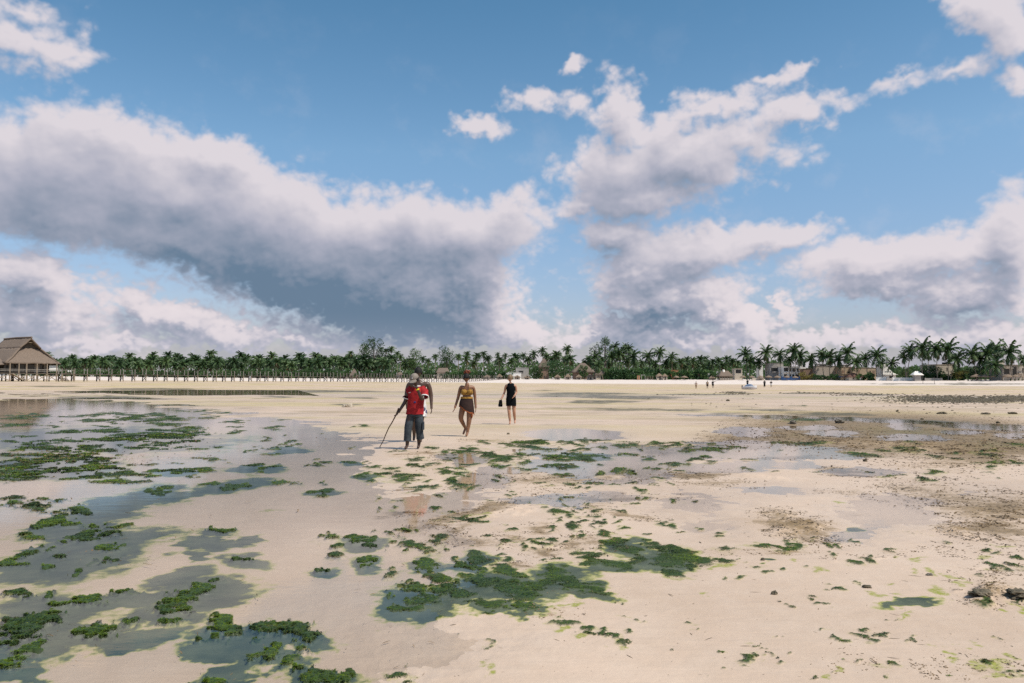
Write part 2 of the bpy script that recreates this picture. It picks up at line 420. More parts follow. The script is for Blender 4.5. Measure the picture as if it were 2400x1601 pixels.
# ------------------------------------------------------------------ seaweed on the flat
# emergent dark green weed: ellipses in photograph pixels (cx, cy, rx, ry, tilt, clump); clump names are looked up in CLUMP_LABELS
GREEN = [
 (221,986,35,3),(340,985,70,5,0,'k1'),(391,993,60,5,0,'k1'),(51,995,50,6),(250,1010,70,4,-2,'k2'),(330,1018,90,5,-2,'k2'),(300,1028,60,4,0,'k2'),(440,1008,60,4,0,'k2'),(470,1016,50,4,0,'k2'),(390,1022,50,4,0,'k2'),(354,1036,20,3),(112,1050,70,6),(204,1053,55,6),
 (228,1082,35,8,0,'k3'),(30,1092,60,6,0,'k4'),(60,1104,75,7,0,'k4'),(30,1114,60,5,0,'k4'),(143,1077,60,8,0,'k4'),(170,1104,40,8,0,'k4'),(37,1126,35,6),(78,1118,30,5),(20,1065,40,6),(250,1030,50,5),
 (619,1029,14,4),(680,1022,12,3),(650,1000,26,2.5),(560,1001,25,2.5),(578,1058,10,3),(503,1046,16,3),(415,1104,28,6),(629,1094,25,5),(575,1090,26,4),(663,1131,30,9,0,'k5'),(544,1141,35,6,-5,'k5'),(493,1134,30,4),
 (759,1150,28,5,-8,'k6'),(755,1160,12,4,0,'k6'),(762,1133,10,4),(384,1150,26,12),
 (34,1175,38,9,6,'k7'),(109,1177,38,8),(92,1194,30,10,10,'k8'),(185,1196,30,12,0,'k9'),(112,1222,50,12,-20,'k8'),(187,1227,60,7),(252,1240,55,13,-6,'k10'),(510,1238,36,8,6,'k11'),
 (238,1253,50,10,-8,'k10'),(78,1262,35,7,5),(133,1275,20,6),(252,1282,18,9),(20,1320,40,9,0,'k12'),(51,1298,50,7,-14,'k12'),(143,1299,18,4),(218,1314,16,5),(265,1306,24,5),(204,1338,20,4),(116,1323,20,5),
 (578,1306,26,11,0,'k13'),(759,1258,22,8,0,'k14'),(772,1280,22,5),(789,1299,22,8,10,'k14'),(759,1333,20,6),(841,1267,40,11,4,'k15'),(865,1315,26,17,0,'k16'),
 (425,1396,55,12,0,'k17'),(401,1420,45,12,0,'k17'),(476,1376,40,10,-10,'k17'),(436,1420,18,12,0,'k17'),(296,1381,60,6,-6),(44,1391,28,9),(204,1407,60,11,-4,'k18'),(146,1410,30,7),(129,1389,18,6),(210,1395,40,7,-8,'k18'),
 (58,1468,62,36,-10,'k19'),(20,1490,40,24,0,'k19'),(90,1445,40,14,0,'k19'),(259,1468,60,13,-8,'k20'),(225,1480,40,9,0,'k20'),(391,1457,35,6),(510,1451,40,12,10,'k21'),(531,1468,30,20,0,'k21'),(476,1495,35,9),(623,1475,42,17,0,'k22'),(715,1478,42,19,14,'k22'),(665,1464,30,10,0,'k22'),
 (612,1539,45,14,-18,'k23'),(701,1522,22,13),(663,1562,22,10),(510,1592,35,11),(31,1546,40,17,4,'k24'),(759,1587,55,22,10,'k25'),(80,1515,40,6),
 (977,1279,45,9,14,'k26'),(1031,1269,24,12,14,'k26'),(1001,1318,28,17,-20,'k27'),(905,1274,14,5),(1125,1308,25,15,0,'k28'),(1079,1328,27,9,12,'k29'),(1123,1337,35,5,14,'k29'),(1191,1338,45,12,16,'k29'),
 (1021,1355,40,8,14,'k30'),(1123,1359,60,14,6,'k30'),(1208,1379,60,22,10,'k30'),(1310,1355,50,15,14,'k30'),(1361,1383,50,12,16,'k30'),(1406,1393,30,8,6,'k30'),(1225,1405,50,14,-20,'k30'),(1150,1372,40,8,0,'k30'),(1260,1370,40,14,0,'k30'),
 (1038,1379,50,14,14,'k31'),(963,1372,35,10,10,'k31'),(1089,1396,40,13,16,'k31'),(990,1402,45,10,0,'k31'),(953,1428,32,8),(919,1386,20,7),(1032,1357,12,6),
 (1157,1427,42,13,8,'k32'),(1280,1428-0,4,2),(1235,1428,28,13,0,'k32'),(919,1347,18,6,-14),
 (1395,1235,18,7,14),(1423,1252,20,7,20,'k33'),(1446,1269,25,8,16,'k33'),(1470,1293,38,13,16,'k33'),(1425,1280,30,6,0,'k33'),(1378,1303,40,7,8,'k34'),(1389,1320,20,8,0,'k34'),(1446,1327,45,12,14,'k34'),(1487,1320,22,8,0,'k34'),
 (1566,1316,52,18,8,'k35'),(1549,1288,36,8,4,'k35'),(1583,1344,30,9,0,'k35'),(1634,1316,52,12,8,'k35'),(1600,1300,40,10,10,'k35'),(1705,1292,22,6,6,'k36'),(1702,1319,25,6),
 (1290,1264,17,7),(1253,1260,10,5),(1191,1267,14,7),(1326,1236,16,7,0,'k37'),(1326,1221,12,3),(1290,1223,8,4),(1253,1281,10,5),(1309,1313,9,4),
 (957,1242,12,5),(1116,1223,28,8,10,'k38'),(1072,1219,26,4,4,'k38'),(1133,1214,11,3),(936,1170,12,3),
 (861,1116,22,5),(946,1121,40,7,0,'k39'),(909,1112,22,4),(980,1145,22,6,-8,'k40'),(1014,1143,14,5),(1004,1131,12,4),(957,1134,10,4),(1065,1131,20,7,14,'k41'),(1082,1138,25,7,10,'k41'),(1089,1089,26,4),(1062,1099,16,3),(1079,1114,20,5),(967,1094,11,4),(985,1099,14,4),(1004,1093,20,3),(919,1102,18,3),(834,1082,20,3),(880,1081,10,2.5),
 (1099,1056,30,5,0,'k42'),(1140,1063,25,6,0,'k42'),(1174,1077,50,9,0,'k42'),(1208,1041,55,5,0,'k43'),(1236,1036,40,4,0,'k43'),(1259,1051,60,6,4,'k43'),(1180,1090,36,4),(1290,1070,30,5),(1344,1075,40,6,6,'k44'),(1378,1068,46,4,4,'k44'),(1327,1095,30,5),(1304,1092,20,5),(1232,1099,22,5),(1048,1060,15,5),(1372,1032,35,3.5),(1419,1034,25,3),(1480,1044,40,7,0,'k45'),(1542,1039,15,4),(1338,1039,20,4),(1583,1041,20,3),
 (1317,1113,10,4),(1416,1107,11,5),(1446,1137,15,4),(1368,1133,14,5),(1399,1134,16,3),(1477,1133,12,4),(1271,1136,15,3.5),(1494,1107,14,3),(1404,1092,10,3),
 (1320,1165,25,3.5),(1460,1206,13,5),(1402,1207,11,7),
 (1317,1461,24,8,12,'k46'),(1361,1486,18,7,10,'k47'),(1412,1493,20,4,4,'k47'),(1440,1503,28,6,14,'k47'),(1474,1516,24,5,20,'k47'),(1494,1493,16,5),(926,1594,35,9,4,'k48'),(803,1583,8,12),
 (1804,1287,50,4,5,'k49'),(1852,1283,20,9,-20,'k49'),(1944,1282,11,4),(1995,1321,20,5,6,'k50'),(2036,1317,14,6,10,'k50'),(2032,1302,9,3),(2320,1328,18,7,0,'k51'),(2348,1338,12,5),(2376,1329,8,4),(1956,1387,13,5,6,'k52'),(2042,1496,18,7,0,'k53'),(2083,1489,16,5),(2066,1557,18,8,12,'k54'),(2318,1419,18,5),(2097,1297,12,4),(2385,1420,10,6),
 (1885,952,20,2.6,0,'k55'),(1665,1083,25,3),(1660,1053,40,4),(1620,1078,25,3),(1900,1040,40,4),(1720,1047,20,3),(1880,985,60,2.5),
]
def more_green():
    """small tufts strewn between the charted ones"""
    r = np.random.default_rng(23); out = []
    for (x0, x1, y0, y1, n, rx0, rx1, q) in ((860, 1640, 1035, 1120, 70, 6, 20, .22), (860, 1640, 1120, 1345, 120, 4, 14, .36), (0, 520, 955, 1130, 110, 12, 60, .075), (540, 860, 985, 1110, 26, 6, 24, .16), (1640, 2400, 1035, 1130, 36, 6, 26, .14), (1640, 2400, 1260, 1601, 56, 4, 13, .34), (900, 1640, 1345, 1601, 16, 4, 10, .36)):
        for _ in range(n):
            rx = r.uniform(rx0, rx1); out.append((r.uniform(x0, x1), r.uniform(y0, y1), rx, max(1.8, rx * q * r.uniform(.7, 1.3)), r.uniform(-8, 8)))
    return out
GREEN += more_green()
HALO = [(384,1155,60,20,0),(255,1190,90,26,-12),(306,1168,80,12,0),(440,1152,50,9,-4),(560,1134,90,11,-6),(170,1232,110,26,-8),(422,1268,30,8,-8),(442,1268,52,14,-8),(510,1274,32,10,-6),(578,1260,30,11,-10),(476,1291,30,10,10),(500,1240,42,10,0),
 (589,1311,52,20,4),(759,1335,32,11),(200,1275,170,22,-10),(130,1318,160,36,-6),(230,1310,80,24,-14),(415,1345,75,14,-14),(465,1386,115,34,-4),(530,1378,50,24,10),(300,1400,120,22,-6),(120,1420,130,36,-6),(390,1440,90,18,0),(80,1490,110,46,-10),(220,1478,95,22,-8),(330,1490,90,18,-14),
 (578,1500,110,36,-10),(490,1520,65,26,0),(520,1490,90,30,0),(731,1498,56,20,0),(660,1490,60,20,0),(560,1560,75,18,-24),(40,1566,70,30,0),(90,1520,40,12),(650,1545,60,20),(520,1592,60,14),(740,1590,75,26),
 (865,1318,36,22),(841,1270,48,13),(1000,1322,36,20),(953,1437,60,24,0),(990,1405,85,26,10),(930,1400,40,26),(1080,1395,70,22,10),(1160,1430,60,16),(1240,1430,40,16),(1360,1385,80,18,14),(1200,1375,120,30,8),(1310,1352,70,22),(1125,1310,32,17),(1100,1335,60,12,14),
 (1560,1318,70,22),(1470,1290,54,22,16),(1500,1270,28,8),(1446,1330,56,14),(861,1118,34,7),(629,1096,34,7),(834,1082,26,4),(578,1097,36,7),(759,1152,36,8),(415,1104,50,8),(680,1053,40,6),(1990,1241,30,4),(2130,1418,60,12,-6),(1790,1318,12,4),(1378,1068,60,6),(660,1055,30,8),
 (240,1030,260,26,0),(110,1095,150,26,0)]
SLIME = [(2202,1390,20,10),(2042,1396,24,6,14),(2090,1392,13,5),(2110,1431,18,6,4),(2158,1402,22,4),(2318,1561,42,14,10),(2212,1537,18,7,20),(2280,1516,18,5,14),(2243,1523,10,3),(2348,1542,14,5),(2260,1375,16,5),(2059,1419,11,4),(1930,1346,12,11,30),(2308,1372,16,3),(1940,1591,15,8),(1990,1580,10,8),(2131,1452,20,4,-20),(2083,1377,8,3),(2355,1438,10,4),(2393,1435,12,6),(1160,1570,7,14,20),(1150,1558,10,4),
 (1692,1331,26,5),(1360,1497,18,6),(1474,1522,24,6,20),(1310,1475,10,8),(1255,1430,26,6),(1330,1424,40,5,-6),(1219,1272,12,6),(1300,1333,10,8),(922,1199,10,4),(1266,1190,18,4),(1116,1207,40,4,-6),(1510,1165,14,6),(1940,1175,14,2.5),(2350,1590,30,10),(2110,1310,10,4),(2170,1320,12,5),(2200,1350,12,5),(2230,1360,10,4),(2330,1280,20,4),(2300,1310,12,4),(1855,1315,10,3),(1640,1395,8,4),(2140,1346,10,5),(1680,1065,10,2),(633,1193,26,3),(585,1110,24,4),(300,1283,14,3),(340,1267,14,3),(370,1258,20,3)]
BROWN = [(2120,1012,330,38,2,1),(2320,1045,160,36,0,1),(1860,1022,170,24,0,.9),(1740,1032,90,18,0,.8),(1720,1045,120,10,0,.8),(2000,1050,260,24,4,.6),(2240,1090,180,26,0,.45),(1930,985,120,7,0,.9),(1860,1072,80,5,0,1),(1960,1100,40,6,0,1),(2000,1115,60,6,0,.8),
 (2240,1170,190,34,8,.5),(2340,1195,120,34,0,.65),(2150,1150,120,14,6,.5),(1990,1155,70,10,0,.4),(2300,1240,80,24,0,.7),(2370,1250,60,24,0,.6),
 (1860,1235,90,32,10,.65),(1900,1265,90,12,8,.5),(1690,1135,90,10,0,.5),(1620,1115,60,8,0,.8),(1700,1105,50,6,0,.7),
 (1250,1130,120,12,0,.5),(1330,1125,240,16,-3,.5),(1480,1110,180,20,0,.5),(1180,1185,130,14,-14,.6),(1100,1200,120,8,-14,.7),(1010,1230,80,12,-14,.6),(950,1205,60,5,-4,.7),(1560,1060,80,12,0,.5),(1420,1165,160,8,0,.6),(1480,1215,80,7,4,.6),(1400,1195,50,14,0,.5),
 (1100,1270,100,14,4,.6),(1210,1260,60,10,0,.5),(1260,1240,40,10,0,.6),(1330,1280,50,14,0,.6),(1400,1275,60,14,8,.55),(1270,1300,40,9,0,.6),(1220,1325,26,9,0,.6),(1140,1320,26,8,0,.7),(1380,1260,60,10,0,.5),(1055,1250,60,12,-20,.6),
 (1140,1035,60,4,0,.5),(1010,1064,50,4,0,.6),(950,1070,30,3,0,.7),(1020,1095,50,14,0,.4),(1050,1075,40,8,0,.5),(1210,1110,80,10,0,.5),(1520,1045,60,6,0,.5),
 (2340,1405,80,24,0,.5),(2330,1375,80,20,0,.4),(2080,1300,120,10,-4,.35),(2270,1290,100,20,0,.3),(2330,1340,90,14,0,.4),(1300,1440,60,14,0,.35),(1700,1300,60,8,0,.4),(1830,1295,80,8,0,.5),(2270,1570,110,26,0,.35),(1980,1560,60,20,0,.3),
 (300,1060,160,24,0,.45),(180,1075,140,14,0,.6),(120,1090,160,24,0,.5),(240,1310,90,16,0,.3),(700,1035,60,12,0,.25),(370,1030,120,10,0,.4)]
OLIVE = [(1370,923,120,3.2,0,1),(1310,928,90,3,0,.9),(1470,931,150,5,1,1),(1390,943,70,5,0,1),(1440,941,90,3.5,0,.9),(1500,961,250,5,1,.8),(1800,962,120,5,0,.7),(1700,970,110,7,0,.7),(1960,972,110,4,0,.9),(2080,985,250,6,2,.8),(2300,1000,160,6,3,.8),
 (790,918,150,2.6,0,1),(690,915,110,2.2,0,.8),(640,931,40,3.5,0,1),(850,933,60,2.4,0,.9),(820,949,60,3,0,.8),(340,912,130,3,0,1),(280,918,160,3,0,.8),(230,932,150,4,0,.9),(360,936,90,3,0,.8),(110,906,100,2,0,.8),(60,931,90,5,0,.5),(1290,915,90,2,0,.6),(1150,926,110,2,0,.6),(1640,925,160,3,0,.8),(1560,915,90,1.6,0,.5),
 (1890,922,60,2.2,0,.9),(1720,920,30,2.2,0,1),(1980,922,80,2.4,0,.8),(2030,926,70,2.2,0,.9),(2250,937,170,7,0,.9),(2370,930,60,5,0,.8),(2130,929,120,3,0,.6),(2050,925,100,2,0,.7),(2120,900,120,2,0,.8),(2300,900,130,3,0,.9),(1480,946,120,2,0,.5),(1100,948,60,2,0,.4),(1700,985,110,3,0,.5),(1000,945,60,2,0,.4),(300,1012,190,12,0,.25)]

def flat_masks(x, y, detail=True):
    """colour and height fields of the tidal flat at ground points"""
    d = np.hypot(x, y)
    k = np.clip(d / 9.0, 0.5, 7.9)
    wx = x + k * (0.40 * (mfbm(x, y, k, 1.1, 31, 4) - 0.5) + 0.26 * (mfbm(x, y, k, 4.2, 37, 3) - 0.5))
    wy = y + k * (0.85 * (mfbm(x, y, k, 1.1, 41, 4) - 0.5) + 0.52 * (mfbm(x, y, k, 4.2, 43, 3) - 0.5))
    px, py = to_px(wx, np.maximum(wy, 0.3), base_h(x, y))
    front = y > 0.6
    def E(L):
        m = ell(px, py, L); m[~front] = -1.0; return m
    f1 = mfbm(x, y, k, 7.0, 61, 5, 0.6); f2 = mfbm(x, y, k, 2.2, 67, 5, 0.58); f3 = mfbm(x, y, k, 1.0, 71, 5, 0.55, 0.8)
    g = E([t[:5] for t in GREEN])
    green = sstep(-0.02, 0.42, g + 2.3 * (f1 - 0.5) + 0.9 * (f2 - 0.5))
    halo = sstep(-0.62, 0.42, E(HALO) + 1.2 * (f2 - 0.5) + 0.8 * (f1 - 0.5))
    pool = E(POOLS) + (0.35 + 0.55 * sstep(7, 14, d)) * (f2 - 0.5) + 0.5 * (f3 - 0.5)
    ridge = E([tuple(t[:5]) + (t[5],) for t in RIDGES]) + 1.4 * (f2 - 0.5)
    slime = sstep(-0.25, 0.4, E(SLIME) + 2.0 * (f1 - 0.5))
    rim = np.clip(sstep(-0.75, -0.1, g + 0.9 * (f2 - 0.5) + 0.6 * (f1 - 0.5)), 0, 1) * (1 - green) * sstep(0.42, 0.62, f2 * 0.5 + f1 * 0.5)
    slime = np.maximum(slime, 0.7 * rim * sstep(60, 25, d))
    brown = np.clip(E(BROWN) + 1, 0, 2) * 0.5
    olive = np.clip(E(OLIVE) + 0.9 * (f2 - 0.5) + 0.9 * (f3 - 0.5), -1, 1)
    olive = sstep(-0.15, 0.35, olive)
    return dict(green=green, halo=halo, pool=pool, ridge=ridge, slime=slime, brown=brown, olive=olive, f1=f1, f2=f2, f3=f3, d=d, k=k)
def flat_height(x, y, m=None):
    m = m or flat_masks(x, y)
    z = base_h(x, y)
    near = sstep(150, 60, m['d'])
    u = 0.016 + 0.018 * (fbm(x / 2.6, y / 2.6, 81, 3) - 0.5) + 0.003 * (m['f2'] - 0.5)
    u = u - 0.044 * sstep(-0.60, 0.75, m['pool']) + 0.040 * sstep(0.0, 0.9, m['ridge']) * (0.35 + 1.3 * m['f1'])
    u = u + 0.016 * sstep(0.5, 0.75, m['brown'] * 0.55 + 0.45 * m['f1']) * (m['f1'] - 0.2)
    u = u + m['green'] * (0.004 + 0.030 * np.clip(m['f1'] - 0.28, 0, 1)) * np.clip(m['k'], 0.7, 1.6)
    u = np.where(m['green'] > 0.02, np.maximum(u, u + m['green'] * np.maximum(0, 0.004 + 0.032 * (m['f1'] - 0.34) - u) * sstep(0.38, 0.50, m['f2'] * 0.6 + m['f1'] * 0.4)), u)
    u = u + 0.0045 * (fbm(x * 9, y * 9, 83, 3) - 0.5) * sstep(14, 5, m['d'])
    return z + u * near + (1 - near) * 0.02 * (m['f2'] - 0.3)

def ground_material():
    n = NT('wet_sand')
    big = n.noise(0.35, 6, 0.6); mid = n.noise(3.0, 6, 0.62); fin = n.noise(38.0, 5, 0.7); grain = n.noise(420.0, 2, 0.6)
    green, halo, slime, brown, olive, dry, wet = [n.attr(a) for a in ('green', 'halo', 'slime', 'brown', 'olive', 'dry', 'wet')]
    sand = n.mix(n.ramp(big, 0.3, 0.7), (0.462, 0.345, 0.256), (0.560, 0.430, 0.332))
    sand = n.mix(n.math('MULTIPLY', n.ramp(mid, 0.35, 0.75), 0.35), sand, (0.585, 0.475, 0.385))
    sand = n.mix(n.math('MULTIPLY', n.ramp(fin, 0.5, 0.85), 0.22), sand, (0.37, 0.27, 0.195))
    sand = n.mix(n.math('MULTIPLY', n.ramp(grain, 0.45, 0.8), 0.12), sand, (0.36, 0.28, 0.20))
    # white, dry coral sand of the beach
    sand = n.mix(dry, sand, n.mix(n.ramp(mid, 0.3, 0.7), (0.60, 0.515, 0.455), (0.68, 0.595, 0.535)))
    # ripples and weed film of the far flat
    far = n.attr('far')
    rip = n.noise(0.11, 9, 0.72, stretch=(0.8, 1.7, 1)); rip2 = n.noise(0.42, 8, 0.74, stretch=(0.8, 1.4, 1))
    sand = n.mix(n.math('MULTIPLY', far, n.ramp(rip, 0.48, 0.62, 0, 0.60)), sand, (0.29, 0.22, 0.115))
    sand = n.mix(n.math('MULTIPLY', far, n.ramp(rip2, 0.53, 0.66, 0, 0.66)), sand, (0.155, 0.125, 0.068))
    sand = n.mix(n.math('MULTIPLY', far, n.ramp(n.noise(0.05, 8, 0.66, stretch=(0.4, 1.5, 1)), 0.48, 0.58, 0, 0.6)), sand, (0.43, 0.36, 0.14))
    sand = n.mix(n.math('MULTIPLY', wet, 0.22), sand, (0.42, 0.32, 0.235))
    # scraps of brown weed
    bn = n.noise(26.0, 5, 0.72); bn2 = n.noise(6.5, 5, 0.7)
    sand = n.mix(n.ramp(n.math('ADD', brown, n.math('MULTIPLY', bn2, 0.5)), 0.42, 0.95, 0, 0.85), sand, (0.36, 0.255, 0.145))
    bm = n.ramp(n.math('ADD', n.math('MULTIPLY', brown, 0.62), n.math('ADD', n.math('MULTIPLY', bn, 0.36), n.math('MULTIPLY', bn2, 0.40))), 0.57, 0.76)
    bcol = n.mix(n.ramp(bn, 0.35, 0.65), (0.085, 0.056, 0.030), (0.27, 0.185, 0.095))
    sand = n.mix(n.math('MULTIPLY', bm, 0.85), sand, bcol)
    gm = n.ramp(n.math('ADD', n.math('MULTIPLY', brown, 0.5), n.math('MULTIPLY', n.noise(9.0, 6, 0.72), 0.7)), 0.74, 0.90, 0, 0.7)
    sand = n.mix(gm, sand, (0.105, 0.105, 0.035))
    sand = n.mix(n.math('MULTIPLY', slime, n.ramp(fin, 0.25, 0.62)), sand, n.mix(mid, (0.19, 0.21, 0.030), (0.30, 0.30, 0.045)))
    hcol = n.mix(n.ramp(mid, 0.3, 0.7), (0.024, 0.044, 0.028), (0.085, 0.105, 0.062))
    rimc = n.mix(n.ramp(halo, 0.22, 0.70), (0.31, 0.31, 0.075), hcol)
    sand = n.mix(n.ramp(halo, 0.03, 0.50, 0, 0.96), sand, rimc)
    gcol = n.mix(n.ramp(n.noise(55.0, 4, 0.7), 0.3, 0.7), (0.008, 0.020, 0.007), (0.045, 0.080, 0.008))
    sand = n.mix(green, sand, gcol)
    on = n.noise(1.7, 6, 0.7, stretch=(0.6, 1.4, 1))
    sand = n.mix(n.math('MULTIPLY', olive, n.ramp(on, 0.30, 0.56)), sand, n.mix(rip2, (0.055, 0.055, 0.034), (0.115, 0.098, 0.055)))
    rough = n.math('SUBTRACT', 0.85, n.math('MULTIPLY', wet, 0.42))
    mp = n.N('ShaderNodeMapping'); n.L(n.geo, mp.inputs[0]); mp.inputs['Rotation'].default_value = (0, 0, R(24)); mp.inputs['Scale'].default_value = (0.55, 3.4, 1)
    rpl = n.noise(2.6, 4, 0.55, vec=mp.outputs[0], dist=0.6)
    sand = n.mix(n.math('MULTIPLY', n.ramp(rpl, 0.50, 0.72), n.math('MULTIPLY', n.math('SUBTRACT', 1.0, wet), 0.16)), sand, (0.34, 0.265, 0.20))
    bump = n.math('ADD', n.math('MULTIPLY', rpl, 1.6), n.math('MULTIPLY', fin, 0.6))
    bump = n.math('ADD', bump, n.math('ADD', n.math('MULTIPLY', bm, 0.8), n.math('MULTIPLY', grain, 0.12)))
    n.bsdf(sand, rough, 0.28, bump=bump, bdist=0.006, bstr=0.8)
    return n.mat

def build_ground():
    # rows follow the distance, columns the bearing: fine in front of the viewer, coarse all round
    ph = np.concatenate([np.radians(np.linspace(-37.5, 37.5, 860)), np.radians(np.concatenate([np.linspace(39, 60, 30), np.linspace(64, 296, 60), np.linspace(300, 321, 30)]))])
    r = 1.0; rs = [0.05, 0.5]
    while r < 4000:
        rs.append(r)
        dy = r * r / (F * EYE)                     # distance covered by one row of the photograph
        r += 0.25 if r < 2.6 else min(max(0.016, dy * 1.05), r * 0.03 + (0.0 if r < 900 else 60))
    rs = np.array(rs)
    A, Rr = np.meshgrid(ph, rs)
    x = (np.sin(A) * Rr).ravel(); y = (np.cos(A) * Rr).ravel()
    m = flat_masks(x, y)
    z = flat_height(x, y, m)
    n, c = len(rs), len(ph)
    i = np.arange(n - 1)[:, None] * c + np.arange(c)[None]
    j = np.arange(n - 1)[:, None] * c + (np.arange(c)[None] + 1) % c
    Fq = np.stack([i, i + c, j + c, j], -1).reshape(-1, 4)
    me = np_mesh('tidal_flat', np.stack([x, y, z], -1), Fq, ground_material())
    sy = np.interp(x, SHX, SHY); s = (sy - y) * 0.8
    dry = sstep(85, 52, s + 14 * (m['f3'] - 0.5)); far = sstep(16, 34, m['d']) * (1 - dry) * (1 - 0.6 * sstep(0.0, 0.3, m['pool']))
    wet = sstep(0.040, -0.005, z) * sstep(150, 80, m['d'])
    for nm, v in (('green', m['green']), ('halo', m['halo']), ('slime', m['slime']), ('brown', m['brown']), ('olive', m['olive']), ('dry', dry), ('wet', wet), ('far', far)):
        at = me.attributes.new(nm, 'FLOAT', 'POINT'); at.data.foreach_set('value', v.astype(np.float32))
    o = link(bpy.data.objects.new('tidal_flat', me))
    tag(o, 'pale wet sand of the tidal flat rising to the white beach', kind='structure')
    return o
ground = build_ground()

# the sheet of shallow water lying in the hollows
def water_material():
    n = NT('clear_shallow_water')
    fr = n.N('ShaderNodeFresnel'); fr.inputs[0].default_value = 1.33
    rp = n.noise(3.2, 4, 0.55, stretch=(0.7, 1.6, 1)); rp2 = n.noise(19.0, 3, 0.5, stretch=(0.8, 1.5, 1))
    bn = n.N('ShaderNodeBump'); bn.inputs['Distance'].default_value = 0.006; bn.inputs['Strength'].default_value = 0.16
    n.L(n.math('ADD', rp, n.math('MULTIPLY', rp2, 0.10)), bn.inputs['Height']); n.L(bn.outputs[0], fr.inputs['Normal'])
    tr = n.N('ShaderNodeBsdfTransparent'); tr.inputs[0].default_value = (0.985, 0.99, 0.985, 1)
    gl = n.N('ShaderNodeBsdfGlossy'); gl.inputs['Roughness'].default_value = 0.03; n.L(bn.outputs[0], gl.inputs['Normal'])
    mx = n.N('ShaderNodeMixShader'); n.L(fr.outputs[0], mx.inputs[0]); n.L(tr.outputs[0], mx.inputs[1]); n.L(gl.outputs[0], mx.inputs[2])
    n.L(mx.outputs[0], n.out.inputs[0])
    return n.mat
V = [(-140, 0.5, 0), (70, 0.5, 0), (70, 62, 0), (-14, 62, 0), (-30, 112, 0), (-140, 112, 0)]
wme = np_mesh('shallow_water', V, [(0, 1, 2, 3), (0, 3, 4, 5)], water_material(), smooth=False)
tag(link(bpy.data.objects.new('shallow_water', wme)), 'clear ankle deep water left in the hollows of the flat', kind='structure')

# ------------------------------------------------------------------ leaves of weed standing on the flat
rng = np.random.default_rng(7)
def ground_pts(px, py, z0=None):
    """points of the flat seen at photograph pixels (one refinement for the height)"""
    d = np.stack([(px - 1200) / F, -(py - 800.5) / F, -np.ones_like(px)], -1) @ np.array(CM).T
    z = np.zeros_like(px)
    for _ in range(3):
        t = (z - EYE) / d[:, 2]
        x = d[:, 0] * t; y = d[:, 1] * t
        z = base_h(x, y)
    return x, y
def leaf_mesh(x, y, z, size, lean, width=0.42):
    """one bent leaf (two quads) per point"""
    n = len(x); an = rng.uniform(0, 2 * np.pi, n); tl = rng.uniform(*lean, n)
    ux, uy = np.cos(an), np.sin(an); w = size * width * rng.uniform(0.6, 1.2, n); L = size * rng.uniform(0.6, 1.4, n)
    V = np.empty((n, 6, 3), np.float32)
    for k, (f, wf, zf) in enumerate(((0.0, 0.55, 0.0), (0.55, 1.0, 0.75), (1.15, 0.35, 0.95))):
        cx = x + ux * L * f * np.cos(tl); cy = y + uy * L * f * np.cos(tl); cz = z + L * zf * np.sin(tl)
        for s_, j in ((-1, 0), (1, 1)):
            V[:, 2 * k + j, 0] = cx - uy * w * wf * 0.5 * s_; V[:, 2 * k + j, 1] = cy + ux * w * wf * 0.5 * s_; V[:, 2 * k + j, 2] = cz
    b = (np.arange(n) * 6)[:, None]
    Fq = np.concatenate([b + np.array([0, 1, 3, 2]), b + np.array([2, 3, 5, 4])], 0)
    return V.reshape(-1, 3), Fq
def weed_material(name, c1, c2, c3):
    n = NT(name)
    pos = n.N('ShaderNodeNewGeometry').outputs['Position']
    a = n.noise(2.3, 3, 0.6, vec=pos); b = n.noise(60.0, 2, 0.6, vec=pos)
    a = n.noise(1.5, 5, 0.65, vec=pos)
    col = n.mix(n.ramp(a, 0.43, 0.58), c1, c2)
    col = n.mix(n.ramp(n.noise(4.0, 4, 0.65, vec=pos), 0.56, 0.70, 0, 0.7), col, (0.075, 0.055, 0.030))
    col = n.mix(n.ramp(b, 0.50, 0.78, 0, 0.8), col, c3)
    n.bsdf(col, n.ramp(n.noise(90.0, 1, 0.5, vec=pos), 0.58, 0.74, 0.75, 0.2), 0.18)
    return n.mat
WEED = weed_material('green_seaweed', (0.008, 0.023, 0.008), (0.085, 0.140, 0.006), (0.19, 0.21, 0.018))
LITTER = weed_material('brown_seaweed', (0.055, 0.038, 0.022), (0.17, 0.11, 0.055), (0.29, 0.20, 0.10))
